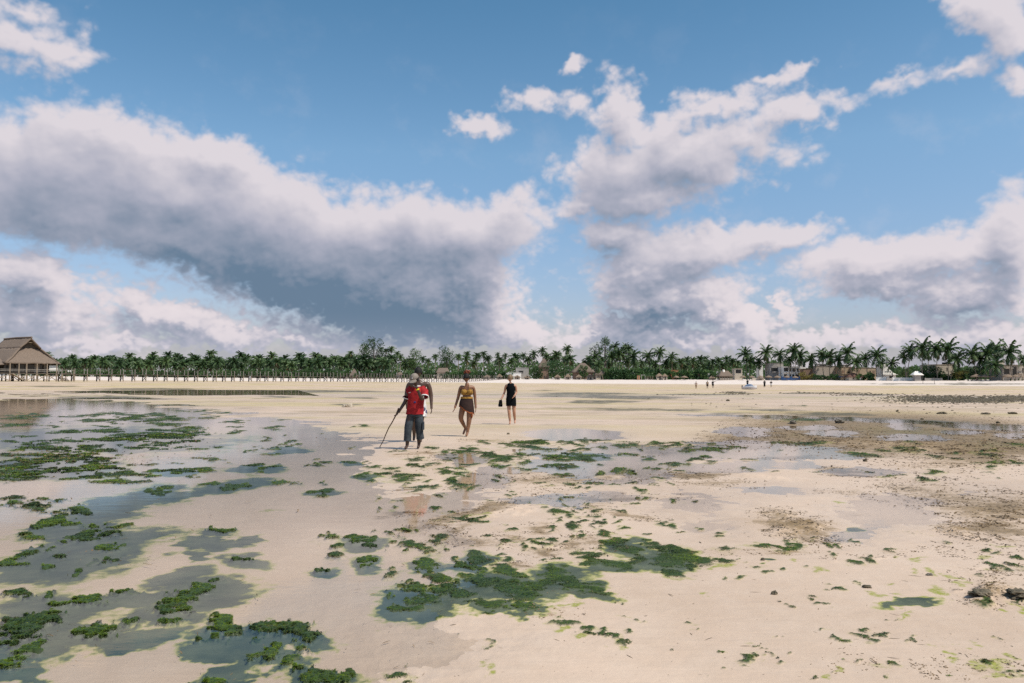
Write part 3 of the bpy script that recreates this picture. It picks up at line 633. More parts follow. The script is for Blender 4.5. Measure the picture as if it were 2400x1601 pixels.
CLUMP_LABELS = {
 'k1': 'flat strip of dark weed farthest out in the long pool', 'k2': 'largest sheet of dark weed floating in the long pool left of the walkers',
 'k3': 'small round tuft of dark weed at the near edge of the long pool', 'k4': 'thick dark weed mat where the long pool meets the frame edge',
 'k5': 'double bar of dark weed alone in the shallows left of the walking stick', 'k6': 'two small weed tufts one under the other below the walking stick',
 'k7': 'low weed strip near the left edge just above the grey shallows', 'k8': 'bent chain of green tufts trailing down the left shallows',
 'k9': 'bright green round tuft left of the grey submerged patch', 'k10': 'wide weed tuft at the tip of the upper left grey shallows',
 'k11': 'slim dark tuft on the sand right of the upper left shallows', 'k12': 'dark tufts touching the left edge halfway down the shallows',
 'k13': 'dark tuft in the middle of an oval submerged patch', 'k14': 'pair of small tufts left of the clump shaped like a bow tie',
 'k15': 'bow tie shaped dark clump on bare sand below the walking stick', 'k16': 'round dark tuft with a soft submerged rim below the bow tie clump',
 'k17': 'ragged weed bed in the middle of the dark left shallows', 'k18': 'long low weed ridge above the big bright mound',
 'k19': 'big bright green weed mound at the left edge', 'k20': 'narrow weed ridge right of the big bright mound',
 'k21': 'bushy dark clump at the head of the teal submerged fan', 'k22': 'bright green weed crest at the right end of the teal fan',
 'k23': 'slanting dark tuft below the teal fan', 'k24': 'weed mound in the lower left corner', 'k25': 'bright weed mound cut by the bottom edge',
 'k26': 'long green clump with a smaller one at its upper right', 'k27': 'rounded green tuft left of the largest weed bed',
 'k28': 'round green tuft standing just above the largest weed bed', 'k29': 'green ridge along the top of the largest weed bed',
 'k30': 'largest weed bed, bright green, sprawling across the near sand', 'k31': 'dark wet half of the largest weed bed with a submerged tail',
 'k32': 'two round tufts at the near edge of the largest weed bed', 'k33': 'green weed chain running down from the right hand puddles',
 'k34': 'ring of low green tufts below the green weed chain', 'k35': 'broad dark green clump with a pointed tail right of the weed chain',
 'k36': 'small lone tuft just above the pointed tail', 'k37': 'small square tuft in the middle of the sand', 'k38': 'low green strip below the reflecting puddles',
 'k39': 'long green bar in front of the man in the red shirt', 'k40': 'dark tufts among brown scraps below the red shirt reflection',
 'k41': 'green tuft beside the puddle reflecting the woman in the sarong', 'k42': 'green tongue of weed between the two reflecting puddles',
 'k43': 'long green fringe along the far rim of the puddles', 'k44': 'green bar across the middle of the puddles', 'k45': 'green mat on the sandy rise right of the puddles',
 'k46': 'small slanting tuft below the largest weed bed', 'k47': 'thin curved line of yellow green weed on the near sand',
 'k48': 'dark tuft cut by the bottom edge near the middle', 'k49': 'low green bar ending in an upright tuft on the right sand',
 'k50': 'pair of small tufts on the little sand step at right', 'k51': 'dark tuft at the rim of the right edge puddle', 'k52': 'tiny dark tuft alone on smooth sand at right',
 'k53': 'brownish tuft near the bottom right corner', 'k54': 'dark green tuft lowest in the right corner', 'k55': 'single dark green clump far out on the bright flat',
}
def build_weed():
    px, py, own = [], [], []
    for i, t in enumerate(GREEN):
        cx, cy, rx, ry = t[:4]; rot = t[4] if len(t) > 4 else 0
        n = int(9.0 * rx * ry * (1.5 if cy > 1150 else 1.0)) + 30
        r = np.sqrt(rng.uniform(0, 1, n)) * 1.55; an = rng.uniform(0, 2 * np.pi, n)
        u, v = r * np.cos(an) * rx, r * np.sin(an) * ry; c, s = math.cos(R(rot)), math.sin(R(rot))
        px.append(cx + u * c - v * s); py.append(cy + u * s + v * c); own.append(np.full(n, i))
    px = np.concatenate(px); py = np.concatenate(py); own = np.concatenate(own)
    ok = py > 900
    px, py, own = px[ok], py[ok], own[ok]
    x, y = ground_pts(px, py)
    m = flat_masks(x, y)
    keep = (m['green'] > 0.30 + 0.35 * rng.uniform(0, 1, len(x)))
    x, y, own = x[keep], y[keep], own[keep]
    z = flat_height(x, y); d = np.hypot(x, y)
    size = np.clip(d * 0.0016, 0.008, 0.032) * rng.uniform(0.7, 1.3, len(x))
    groups = {}
    for i, t in enumerate(GREEN): groups.setdefault(t[5] if len(t) > 5 else None, []).append(i)
    for g, idx in groups.items():
        sel = np.isin(own, idx)
        if sel.sum() < 3: continue
        if g is None:
            Vv, Fq = leaf_mesh(x[sel], y[sel], z[sel] - 0.004, size[sel], (0.0, 0.5))
            o = link(bpy.data.objects.new('seaweed_cover', np_mesh('seaweed_cover', Vv, Fq, WEED)))
            tag(o, 'low tufts of green seaweed scattered over the flat', kind='stuff')
        else:
            cx, cy = float(x[sel].mean()), float(y[sel].mean())
            Vv, Fq = leaf_mesh(x[sel] - cx, y[sel] - cy, z[sel] - 0.004, size[sel], (0.0, 0.5))
            o = place('seaweed_clump', np_mesh('seaweed_clump', Vv, Fq, WEED), loc=(cx, cy, 0))
            tag(o, CLUMP_LABELS[g], 'seaweed', 'seaweed clumps on the tidal flat')
    # brown scraps
    px, py = [], []
    for t in BROWN:
        cx, cy, rx, ry, rot, wt = t
        n = int(rx * ry * 1.3 * wt)
        r = np.sqrt(rng.uniform(0, 1, n)) * 1.35; an = rng.uniform(0, 2 * np.pi, n)
        u, v = r * np.cos(an) * rx, r * np.sin(an) * ry; c, s = math.cos(R(rot)), math.sin(R(rot))
        px.append(cx + u * c - v * s); py.append(cy + u * s + v * c)
    n = 1800; px.append(rng.uniform(0, 2400, n)); py.append(1020 + 580 * rng.uniform(0, 1, n) ** 1.3)     # stray bits all over
    px = np.concatenate(px); py = np.concatenate(py)
    x, y = ground_pts(px, py); m = flat_masks(x, y)
    stray = np.arange(len(x)) >= len(x) - n
    keep = stray | (m['f1'] * 0.6 + m['f2'] * 0.4 > 0.525 + 0.04 * rng.uniform(-1, 1, len(x)))
    x, y, stray = x[keep], y[keep], stray[keep]
    z = flat_height(x, y); d = np.hypot(x, y)
    size = np.clip(d * 0.0022, 0.007, 0.05) * rng.uniform(0.5, 1.5, len(x)) * np.where(stray, 0.7, 1.0)
    up = (z > -0.012) | (rng.uniform(0, 1, len(x)) < 0.25)
    Vv, Fq = leaf_mesh(x[up], y[up], np.maximum(z[up], -0.002) - 0.001, size[up], (0.0, 0.35), 0.6)
    o = link(bpy.data.objects.new('seaweed_litter', np_mesh('seaweed_litter', Vv, Fq, LITTER)))
    tag(o, 'brown scraps of washed up seaweed strewn over the sand', kind='stuff')
    # loose strands and twigs on the near sand
    n = 190; px = rng.uniform(0, 2400, n); py = 1140 + 460 * rng.uniform(0, 1, n)
    x, y = ground_pts(px, py); z = flat_height(x, y)
    Vv, Fq = leaf_mesh(x, y, np.maximum(z, 0.001), np.clip(np.hypot(x, y) * 0.007, 0.02, 0.07) * rng.uniform(0.5, 1.7, n), (0.0, 0.12), 0.13)
    o = link(bpy.data.objects.new('seaweed_strands', np_mesh('seaweed_strands', Vv, Fq, LITTER)))
    tag(o, 'thin dark strands and twigs lying loose on the near sand', kind='stuff')
    # dark rubble of the far reef band
    px, py = [], []
    for (cx, cy, rx, ry, n) in ((2260,938,170,7,2600),(2380,933,50,5,600),(2190,930,110,3,300),(2050,925,90,2,90),(1940,922,110,1.8,110),(2000,926,60,1.8,60),(1715,921,30,2.4,70),(1740,924,40,1.8,40),(1620,925,60,1.6,25),(2300,902,140,2.4,90),(2110,901,100,1.4,50),(2150,953,150,8,26),(1800,950,240,16,18),(1500,935,320,26,14),(2250,968,170,12,20)):
        px.append(rng.normal(cx, rx * 0.55, n)); py.append(rng.normal(cy, ry * 0.55, n))
    px = np.concatenate(px); py = np.maximum(np.concatenate(py), 899.5)
    x, y = ground_pts(px, py); z = flat_height(x, y)
    ico = [(0,0,1),(.89,0,.45),(.28,.85,.45),(-.72,.53,.45),(-.72,-.53,.45),(.28,-.85,.45),(.72,.53,-.45),(-.28,.85,-.45),(-.89,0,-.45),(-.28,-.85,-.45),(.72,-.53,-.45),(0,0,-1)]
    fi = [(0,1,2),(0,2,3),(0,3,4),(0,4,5),(0,5,1),(1,6,2),(2,7,3),(3,8,4),(4,9,5),(5,10,1),(6,7,2),(7,8,3),(8,9,4),(9,10,5),(10,6,1),(11,7,6),(11,8,7),(11,9,8),(11,10,9),(11,6,10)]
    n = len(x); ico = np.array(ico); s_ = np.hypot(x, y) * 0.00055 * rng.uniform(0.4, 1.8, n)
    Vv = ico[None] * rng.uniform(0.65, 1.25, (n, 12, 1)) * s_[:, None, None] * np.array([1.7, 1.5, 0.7]) + np.stack([x, y, z + s_ * 0.2], -1)[:, None]
    Fq = (np.arange(n) * 12)[:, None, None] + np.array(fi)[None]
    o = link(bpy.data.objects.new('coral_rubble', np_mesh('coral_rubble', Vv.reshape(-1, 3), Fq.reshape(-1, 3), simple('dark_weedy_rock', (0.17, 0.135, 0.09), (0.045, 0.042, 0.030), 3.0), smooth=False)))
    tag(o, 'dark band of weedy coral rubble across the far flat', kind='stuff')
build_weed()

# ------------------------------------------------------------------ the far shore
random.seed(11)
ZM = {1: (780, 780), 2: (1060, 780), 3: (1300, 780), 4: (1560, 780), 5: (1800, 780), 6: (2100, 780)}
ZS = 7.837
def zp(zn, zx, zy): return ZM[zn][0] + zx / ZS, ZM[zn][1] + zy / ZS
def shore_Y(px, back=0.0):
    """distance (along the view) at which the bearing of a pixel column crosses the beach crest, plus an offset inland"""
    b = (px - 1200) / F
    lo, hi = 20.0, 900.0
    for _ in range(40):
        m = (lo + hi) / 2
        if m > np.interp(b * m, SHX, SHY) + back * 1.2: hi = m
        else: lo = m
    return lo
def gz(x, y): return float(base_h(np.array([x]), np.array([y]))[0])
def spot(px, back):
    Y = shore_Y(px, back); v = at_depth(px, 890, Y); return Vector((v.x, Y, gz(v.x, Y)))
def hgt(px, py, p):
    """height above the ground of a pixel row at the distance of p"""
    return at_depth(px, py, p.y).z - p.z
def mpp(p): return p.y / F                      # metres per pixel at p

BARK = simple('palm_bark', (0.30, 0.25, 0.20), (0.14, 0.11, 0.085), 5.0, 0.9, stretch=(1, 1, 3))
def foliage(name, a, b, old=None):
    n = NT(name)
    oi = n.N('ShaderNodeObjectInfo').outputs['Random']
    pos = n.N('ShaderNodeNewGeometry').outputs['Position']
    v = n.noise(0.9, 3, 0.6, vec=pos)
    col = n.mix(n.ramp(v, 0.3, 0.7), a, b)
    hv = n.N('ShaderNodeHueSaturation'); n.L(col, hv.inputs['Color']); n.L(n.ramp(oi, 0, 1, 0.65, 1.3, False), hv.inputs['Value']); n.L(n.ramp(oi, 0, 1, 0.515, 0.485, False), hv.inputs['Hue'])
    bs = n.N('ShaderNodeBsdfPrincipled'); n.L(hv.outputs[0], bs.inputs['Base Color']); bs.inputs['Roughness'].default_value = 0.5; bs.inputs['Specular IOR Level'].default_value = 0.35
    tl = n.N('ShaderNodeBsdfTranslucent'); n.L(hv.outputs[0], tl.inputs[0])
    mx = n.N('ShaderNodeMixShader'); mx.inputs[0].default_value = 0.25; n.L(bs.outputs[0], mx.inputs[1]); n.L(tl.outputs[0], mx.inputs[2]); n.L(mx.outputs[0], n.out.inputs[0])
    return n.mat
PALM = foliage('palm_fronds', (0.034, 0.078, 0.036), (0.085, 0.135, 0.040))
PALMOLD = foliage('old_palm_fronds', (0.10, 0.085, 0.030), (0.14, 0.105, 0.045))
LEAF = foliage('tree_leaves', (0.032, 0.078, 0.030), (0.080, 0.140, 0.036))
HEDGE = foliage('shrub_leaves', (0.028, 0.078, 0.032), (0.075, 0.145, 0.034))
YLEAF = foliage('yellow_leaves', (0.12, 0.11, 0.020), (0.19, 0.17, 0.035))

def frond(mb, az, el, L, droop, pairs=12, mi=0, lw=0.17, leafL=1.05):
    """one feather leaf: a curved rib with drooping leaflets on both sides"""
    ca, sa = math.cos(az), math.sin(az)
    pts = []
    for i in range(pairs + 1):
        t = i / pairs
        e = el - droop * t * t
        if i == 0: p = Vector((0, 0, 0))
        else: p = pts[-1] + Vector((ca * math.cos(e), sa * math.cos(e), math.sin(e))) * (L / pairs)
        pts.append(p)
    side = Vector((-sa, ca, 0))
    for i in range(1, pairs + 1):
        p = pts[i]; d = (pts[i] - pts[i - 1]).normalized()
        t = i / pairs
        ll = leafL * (0.35 + 1.1 * math.sin(math.pi * min(0.97, 0.12 + t * 0.8))) * random.uniform(0.8, 1.15)
        for s in (-1, 1):
            dr = random.uniform(0.35, 0.95)
            tip = p + side * s * ll * 0.75 * math.cos(dr) + d * ll * 0.55 + Vector((0, 0, -ll * math.sin(dr)))
            w = d * lw * 2.2
            mb.add([p - w * 0.6, p + w * 0.6, tip], [(0, 1, 2)], mi)
    n = Vector((0, 0, 1)) * 0.05
    for i in range(pairs):
        mb.add([pts[i] - side * 0.05, pts[i] + side * 0.05, pts[i + 1] + side * 0.04, pts[i + 1] - side * 0.04], [(0, 1, 2, 3)], mi)
    return mb
def crown_mesh(n=26, L=4.0, pairs=10):
    mb = MB()
    for i in range(n):
        q = i / (n - 1)
        az = i * 2.399 + random.uniform(-.3, .3)
        el = R(80 - 128 * q + random.uniform(-12, 12))
        frond(mb, az, el, L * random.uniform(0.8, 1.1) * (0.85 + 0.2 * math.sin(math.pi * q)), R(random.uniform(45, 85)), pairs, 1 if (q > 0.86 and random.random() < 0.55) else 0, lw=0.24)
    return mb.mesh('crown', [PALM, PALMOLD])
CROWNS = [crown_mesh() for _ in range(7)]
FRONDS = []
for el in (78, 62, 45, 28, 10, -12, -38, -60):
    for v in range(2):
        mb = MB(); frond(mb, 0, R(el + random.uniform(-8, 8)), 4.0 * random.uniform(0.9, 1.08), R(random.uniform(50, 80)), 15)
        FRONDS.append(mb.mesh('frond', [PALM]))
mb = MB(); frond(mb, 0, R(-66), 3.2, R(20), 12, 0); OLDFROND = mb.mesh('frond', [PALMOLD])
def trunk_mesh(pts, r0=0.17, r1=0.11):
    return MB().tube(pts, [r0 * 1.5] + [r0 + (r1 - r0) * i / (len(pts) - 2) for i in range(len(pts) - 1)], 6).mesh('trunk', [BARK])
UNIT = []
for lean in (-0.10, -0.05, 0.0, 0.04, 0.09):
    UNIT.append((lean, trunk_mesh([(lean * (i / 7) ** 1.8, 0.02 * math.sin(i), i / 7) for i in range(8)], 0.2, 0.13)))
def far_palm(p, h, r, label, group):
    t = tag(empty('coconut_palm', p, random.uniform(0, 6.28)), label, 'palm tree', group)
    lean, me = random.choice(UNIT)
    place('trunk', me, t, sc=(1, 1, h)); 
    place('crown', random.choice(CROWNS), t, (lean, 0.02 * math.sin(7), h), random.uniform(0, 6.28), r / 3.5)
    return t
def near_palm(zn, cx, cy, r, bx, label, back=10.0, n=24, old=3, group='palms standing along the beach front'):
    px, py = zp(zn, cx, cy); bpx, _ = zp(zn, bx, 0)
    p = spot(bpx, back); top = at_depth(px, py, p.y + random.uniform(-1, 1)); rel = top - p
    t = tag(empty('coconut_palm', p), label, 'palm tree', group)
    pts = [Vector((rel.x * (i / 9) ** 1.5 + 0.12 * math.sin(i * 1.3), rel.y * i / 9, rel.z * i / 9)) for i in range(10)]
    link(bpy.data.objects.new('trunk', trunk_mesh(pts)), t)
    s = r / ZS * mpp(p) / 2.75
    for i in range(n):
        q = i / (n - 1)
        k = min(15, int(q * 16)); me = FRONDS[k]
        place('frond', me, t, pts[-1], i * 2.399 + random.uniform(-.35, .35), s * random.uniform(0.85, 1.12))
    for i in range(old):
        place('frond', OLDFROND, t, pts[-1], random.uniform(0, 6.28), s * random.uniform(0.8, 1.0))
    return t

# ---- broadleaf trees and shrubs: leaf clumps through the crown's volume
def leaf_cloud(blobs, n, size, mat, name='crown', flat=0.5):
    V = []; 
    vol = np.array([b[3] * b[4] * b[5] for b in blobs]) ** 0.75; cnt = (n * vol / vol.sum()).astype(int)
    for b, c in zip(blobs, cnt):
        if c < 3: c = 3
        d = rng.normal(0, 1, (c, 3)); d /= np.linalg.norm(d, axis=1)[:, None]
        rr = rng.uniform(0.45, 1.0, c) ** 0.6 * (1 + 0.16 * rng.normal(0, 1, c))
        pc = np.array(b[:3]) + d * rr[:, None] * np.array(b[3:6])
        a1 = rng.normal(0, 1, (c, 3)) + d * 0.3; a1 /= np.linalg.norm(a1, axis=1)[:, None]
        a2 = np.cross(a1, rng.normal(0, 1, (c, 3))); a2 /= np.maximum(np.linalg.norm(a2, axis=1), 1e-6)[:, None]
        s = size * rng.uniform(0.5, 1.3, c)[:, None]
        V.append(np.stack([pc - a1 * s, pc + a2 * s * flat, pc + a1 * s, pc - a2 * s * flat], 1))
    V = np.concatenate(V); N = len(V)
    return np_mesh(name, V.reshape(-1, 3), np.arange(N * 4).reshape(-1, 4), mat, smooth=False)
def rblobs(n, rx, ry, rz, z0, br=0.42, sq=1.0):
    out = []
    for i in range(n):
        a = random.uniform(0, 6.28); q = math.sqrt(random.random()) * 0.86; h = random.uniform(-0.75, 0.85)
        w = math.sqrt(max(0.08, 1 - h * h))
        k = random.uniform(0.7, 1.25) * br
        out.append((rx * q * w * math.cos(a), ry * q * w * math.sin(a), z0 + rz * h, rx * k, ry * k, rz * k * sq))
    return out
def tree(name, p, w, h, label, cat='tree', group=None, mat=LEAF, nb=11, nl=1500, ls=0.34, low=0.25, br=0.42):
    t = tag(empty(name, p), label, cat, group)
    z0 = h * (low + (1 - low) / 2); rz = h * (1 - low) / 2
    bl = rblobs(nb, w / 2, w / 2 * 0.8, rz, z0, br)
    m = MB(); m.tube([(0, 0, -0.3), (0.1, 0, h * 0.25), (0.0, 0.1, h * 0.55), (0.1, 0, h * 0.8)], [0.32 * h / 10, 0.26 * h / 10, 0.16 * h / 10, 0.06], 6)
    for b in bl[:7]: m.tube([(0, 0, h * random.uniform(0.2, 0.45)), (b[0] * 0.5, b[1] * 0.5, b[2] * 0.8), (b[0], b[1], b[2])], [0.12 * h / 10, 0.09 * h / 10, 0.04], 4)
    m.build('trunk', BARK, t)
    link(bpy.data.objects.new('crown', leaf_cloud(bl, nl, ls, mat)), t)
    return t
SHRUB_M = []
for i in range(6):
    SHRUB_M.append((leaf_cloud(rblobs(9, 1.0, 0.8, 0.52, 0.48, 0.42), 760, 0.115, HEDGE, 'foliage'),
        MB().tube([(0, 0, -0.1), (0.05, 0, 0.3), (0.1, 0.05, 0.6)], [0.05, 0.035, 0.015], 5).tube([(0, 0, 0.1), (-0.3, 0.1, 0.6)], [0.03, 0.012], 4).tube([(0, 0, 0.1), (0.35, -0.1, 0.55)], [0.03, 0.012], 4).mesh('stem', [BARK])))
def shrub(p, w, h, label, group='shrubs along the top of the beach', cat='shrub'):
    f, s = random.choice(SHRUB_M)
    t = tag(empty('shrub', p, random.uniform(0, 6.28)), label, cat, group)
    sc = (w / 2, w / 2, h); place('foliage', f, t, sc=sc); place('stem', s, t, sc=sc); return t

# a far wood closing the grove behind: one mass
def woodland():
    V = []
    n = 38000
    px = rng.uniform(-60, 2460, n); back = rng.uniform(55, 110, n)
    Y = np.array([shore_Y(a, 80.0) for a in np.linspace(-60, 2460, 60)]); Y = np.interp(px, np.linspace(-60, 2460, 60), Y) + (back - 80)
    X = (px - 1200) / F * Y
    top = np.where(px < 900, 13.5, np.where(px < 1500, 11.0, np.where(px < 1850, 9.5, 6.0))) * (0.75 + 0.5 * vnoise(px / 24.0, back * 0, 5))
    z = base_h(X, Y) + top * rng.uniform(0, 1, n) ** 0.85
    pc = np.stack([X, Y, z], -1)
    a1 = rng.normal(0, 1, (n, 3)); a1 /= np.linalg.norm(a1, axis=1)[:, None]
    a2 = np.cross(a1, rng.normal(0, 1, (n, 3))); a2 /= np.linalg.norm(a2, axis=1)[:, None]
    s = rng.uniform(0.5, 1.3, (n, 1))
    V = np.stack([pc - a1 * s, pc + a2 * s * 0.6, pc + a1 * s, pc - a2 * s * 0.6], 1)
    o = link(bpy.data.objects.new('distant_woodland', np_mesh('distant_woodland', V.reshape(-1, 3), np.arange(n * 4).reshape(-1, 4), LEAF, smooth=False)))
    tag(o, 'dense dark green woodland closing the grove behind the palms', kind='stuff')
woodland()

LANDMARKS = [(70, 'the jetty hut'), (829, 'the pointed beach hut'), (855, 'the tallest bushy tree'), (970, 'the man in red'), (1045, 'the pointed dark tree'), (1092, 'the woman in the sarong'), (1196, 'the woman in black'), (1274, 'the hidden thatched roof'), (1364, 'the big thatched roof'), (1390, 'the tall feathery tree'), (1496, 'the red brown kiosk'), (1552, 'the hut beside the pergola'), (1585, 'the small orange house'), (1699, 'the thatched beach bar')]
ORD = ['nearest', 'second', 'third', 'fourth', 'fifth', 'sixth', 'seventh', 'eighth', 'ninth', 'tenth', 'eleventh', 'twelfth']
def counted(pxs, head):
    """labels counted away from the nearest landmark"""
    lab = {}
    side = {}
    for i, px in enumerate(pxs):
        k = min(range(len(LANDMARKS)), key=lambda j: abs(LANDMARKS[j][0] - px)); side.setdefault((k, px >= LANDMARKS[k][0]), []).append(i)
    for (k, rgt), L in side.items():
        for n, i in enumerate(sorted(L, key=lambda i: abs(pxs[i] - LANDMARKS[k][0]))):
            lab[i] = '%s %s on the %s of %s' % (ORD[n], head, 'right' if rgt else 'left', LANDMARKS[k][1])
    return lab
# ---- palm grove behind the jetty
for row, (back, n, hh) in enumerate(((12, 44, 10.0), (24, 46, 11.8), (38, 44, 12.8))):
    for i in range(n):
        px = 96 + (i + random.uniform(0.1, 0.9)) * (820 / n) + row * 3
        p = spot(px, back + random.uniform(-5, 5))
        h = hh * random.uniform(0.78, 1.12)
        far_palm(p, h, random.uniform(4.0, 5.2), 'slender coconut palm in the dense grove behind the jetty', 'palms of the grove behind the jetty')
TALL_SPOTS = ((494, 824), (563, 828), (393, 828), (415, 831), (302, 831), (358, 829), (260, 836), (636, 829), (702, 830), (739, 830), (222, 836), (168, 834), (108, 829))
TALL_LABELS = counted([t[0] for t in TALL_SPOTS], 'taller coconut palm above the grove')
for i, (px, py) in enumerate(TALL_SPOTS):
    p = spot(px, 30); h = hgt(px, py + 5, p)
    far_palm(p, h, 4.4, TALL_LABELS[i], 'taller palms of the grove behind the jetty')
MIXED_PALMS = ((1,320,380,55),(1,1070,300,60),(1,970,330,50),(1,1180,380,50),(1,1880,440,55),(1,2300,440,50),(2,270,390,60),(2,250,480,80),(2,110,440,60),(2,450,430,75),(2,570,390,60),(2,650,480,75),(1,1320,560,90),(1,1420,540,80),(1,1650,480,60),(1,1750,520,60),(1,1100,480,80),(1,900,500,70),(1,130,500,60),(1,700,520,70),(2,400,560,80),(1,1240,450,60))
MIXED_LABELS = counted([zp(t[0], t[1], 0)[0] for t in MIXED_PALMS], 'coconut palm among the mixed trees')
for i, (zn, cx, cy, r) in enumerate(MIXED_PALMS):
    px, py = zp(zn, cx, cy); p = spot(px, random.uniform(14, 30))
    far_palm(p, hgt(px, py, p), r / ZS * mpp(p) * 1.3, MIXED_LABELS[i], 'palms among the trees behind the walkers')
MIDBEACH_PALMS = ((2,870,510,90),(2,1170,450,90),(2,1090,530,80),(2,1740,440,80),(2,1920,400,85),(2,1830,480,70),(3,280,480,95),(3,30,430,80),(3,640,500,90),(3,870,500,80),(3,1250,420,90),(3,1150,420,90),(3,1350,520,90),(2,2060,480,70),(2,1400,500,80),(3,1000,600,80),(3,560,560,70),(3,1480,560,70),(3,1600,560,70))
MIDBEACH_LABELS = counted([zp(t[0], t[1], 0)[0] for t in MIDBEACH_PALMS], 'mid beach coconut palm')
for i, (zn, cx, cy, r) in enumerate(MIDBEACH_PALMS):
    px, py = zp(zn, cx, cy); p = spot(px, random.uniform(12, 34))
    far_palm(p, hgt(px, py, p), r / ZS * mpp(p) * 1.3, MIDBEACH_LABELS[i], 'palms over the thatched roofs')
LOWGROVE_PALMS = ((4,280,530,85),(4,400,510,80),(4,510,530,85),(4,640,490,80),(4,730,500,80),(4,870,540,75),(4,980,510,75),(4,1130,490,80),(4,1230,530,80),(4,1330,560,70),(4,60,560,80),(4,580,600,80),(4,800,600,80),(4,1050,600,80),(4,340,600,80),(3,1850,560,80),(3,2050,560,80),(4,160,600,80),(4,700,640,80))
LOWGROVE_LABELS = counted([zp(t[0], t[1], 0)[0] for t in LOWGROVE_PALMS], 'low parasol grove palm')
for i, (zn, cx, cy, r) in enumerate(LOWGROVE_PALMS):
    px, py = zp(zn, cx, cy); p = spot(px, random.uniform(16, 40))
    far_palm(p, hgt(px, py, p), r / ZS * mpp(p) * 1.3, LOWGROVE_LABELS[i], 'palms of the low grove behind the parasols')

PALMS = [
 (2,840,400,46,870,'thin palm with a small crown, first of two above the white low building',20),(2,975,420,48,990,'thin palm with a small crown, second of two above the white low building',20),
 (2,1310,420,60,1300,'slim tall palm standing free left of the hidden thatched roof',18),(2,1500,390,75,1490,'dense headed palm just left of the hidden thatched roof',22),
 (2,1660,330,70,1655,'palm with yellowing fronds right above the hidden thatched roof',24),(3,240,300,78,225,'tall palm with a double crown between the two big thatched roofs',18),
 (3,740,440,100,735,'bushy palm leaning on the feathery tree',14),(3,1110,260,85,1130,'high palm right beside the feathery tree crown',16),(3,1180,380,105,1190,'full palm below the high palm beside the feathery tree',12),
 (3,1300,270,75,1330,'upper palm of the close pair right of the feathery tree',20),(3,1370,300,88,1370,'second palm of the close pair right of the feathery tree',18),(3,1450,430,115,1450,'wide spreading palm ending the clump right of the feathery tree',10),
 (3,1040,450,105,1040,'palm with hanging fronds in front of the feathery tree trunk',8),(3,800,600,95,885,'short palm on a pale leaning trunk at the edge of the sand',-2),
 (3,1720,430,105,1760,'left palm of the pair behind the red brown kiosk',14),(3,1930,370,105,1935,'taller right palm of the pair behind the red brown kiosk',12),(3,2150,450,95,2160,'palm above the small orange house',14),
 (4,1470,390,115,1490,'dark palm rising behind the thatched beach bar',10),(4,1550,520,100,1540,'light green palm under the dark palm behind the beach bar',8),(4,1850,360,125,1850,'large headed palm left of the white balconied villa',10),(4,1710,540,100,1720,'low palm between the beach bar and the villa',12),
 (5,210,400,105,235,'spreading palm in front of the grey villa wing',6),(5,480,320,125,510,'tallest palm before the white balconied villa',6),(5,590,430,120,560,'leaning headed palm at the right end of the white balconied villa',8),(5,400,500,95,400,'small palm in front of the villa balconies',4),
 (5,790,490,115,840,'palm above the yellow green bush',8),(5,990,390,105,1020,'palm at the left edge of the long beige building',8),(5,1140,440,135,1135,'yellowish palm in the middle of the long beige building',6),(5,1300,500,105,1285,'palm before the right end of the long beige building',6),
 (5,1460,360,145,1545,'tall star shaped palm on a leaning trunk above the red roofed hut',6),(5,1620,540,115,1635,'dark palm right behind the red roofed hut',0),(5,1790,470,105,1835,'slim palm in front of the tan building',4),(5,2000,410,145,1985,'wide palm standing before the dark doorway',4),(5,2090,560,80,2100,'low palm on a bent trunk left of the stepped white house',0),(5,2280,560,105,2290,'palm in front of the stepped white house',2),
 (6,140,450,90,190,'small palm, first of the right group, by the white wall',2),(6,265,330,125,210,'palm leaning over the white wall',3),(6,485,270,160,487,'tallest slim palm beside the white pavilion',-1),(6,590,390,80,590,'palm half hidden behind the tallest slim palm',16),
 (6,740,300,150,755,'palm with a brown skirt of dead fronds',2),(6,960,300,175,960,'wind swept palm above the white house',4),(6,1120,480,145,1000,'low palm with drooping fronds right of the white house',2),
 (6,1400,380,150,1480,'palm with a long frond reaching left over the straw parasols',6),(6,1680,370,160,1650,'dense dark palm in the right hand clump',8),(6,1560,480,140,1560,'lower palm in the middle of the right hand clump',10),(6,1850,300,140,1800,'top palm of the right hand clump',12),(6,2090,350,185,2125,'palm in front of the beige house at the right edge',2),(6,1830,600,135,1960,'short palm on a strongly slanting trunk at the right',-1),(6,2330,480,90,2350,'palm cut by the right edge of the frame',8),
]
for a in PALMS: near_palm(*a[:6], back=a[6], old=5 if 'skirt' in a[5] or 'yellow' in a[5] else 2)

# ---- single broadleaf trees
def ztree(name, zn, x0, x1, y0, label, back, mat=LEAF, y1=None, **kw):
    px, py = zp(zn, (x0 + x1) / 2, y0); p = spot(px, back)
    h = hgt(px, py, p); w = (x1 - x0) / ZS * mpp(p) * 1.3
    return tree(name, p, w, h, label, mat=mat, **kw)
ztree('broadleaf_tree', 1, 600, 900, 135, 'tallest bushy dark green tree above the grove, behind the man in the red shirt', 24, nb=14, nl=2600, ls=0.5, low=0.05)
ztree('broadleaf_tree', 1, 440, 680, 200, 'second bushy tree touching the tallest one in the grove', 28, nb=12, nl=1900, ls=0.5, low=0.05)
ztree('broadleaf_tree', 1, 1340, 1640, 325, 'broad dome shaped tree with brownish top right of the tallest tree', 26, nb=12, nl=1900, ls=0.5, low=0.02)
ztree('broadleaf_tree', 1, 1960, 2220, 240, 'pointed dark tree standing alone above the thatched long roof', 24, nb=12, nl=1900, ls=0.48, low=0.02)
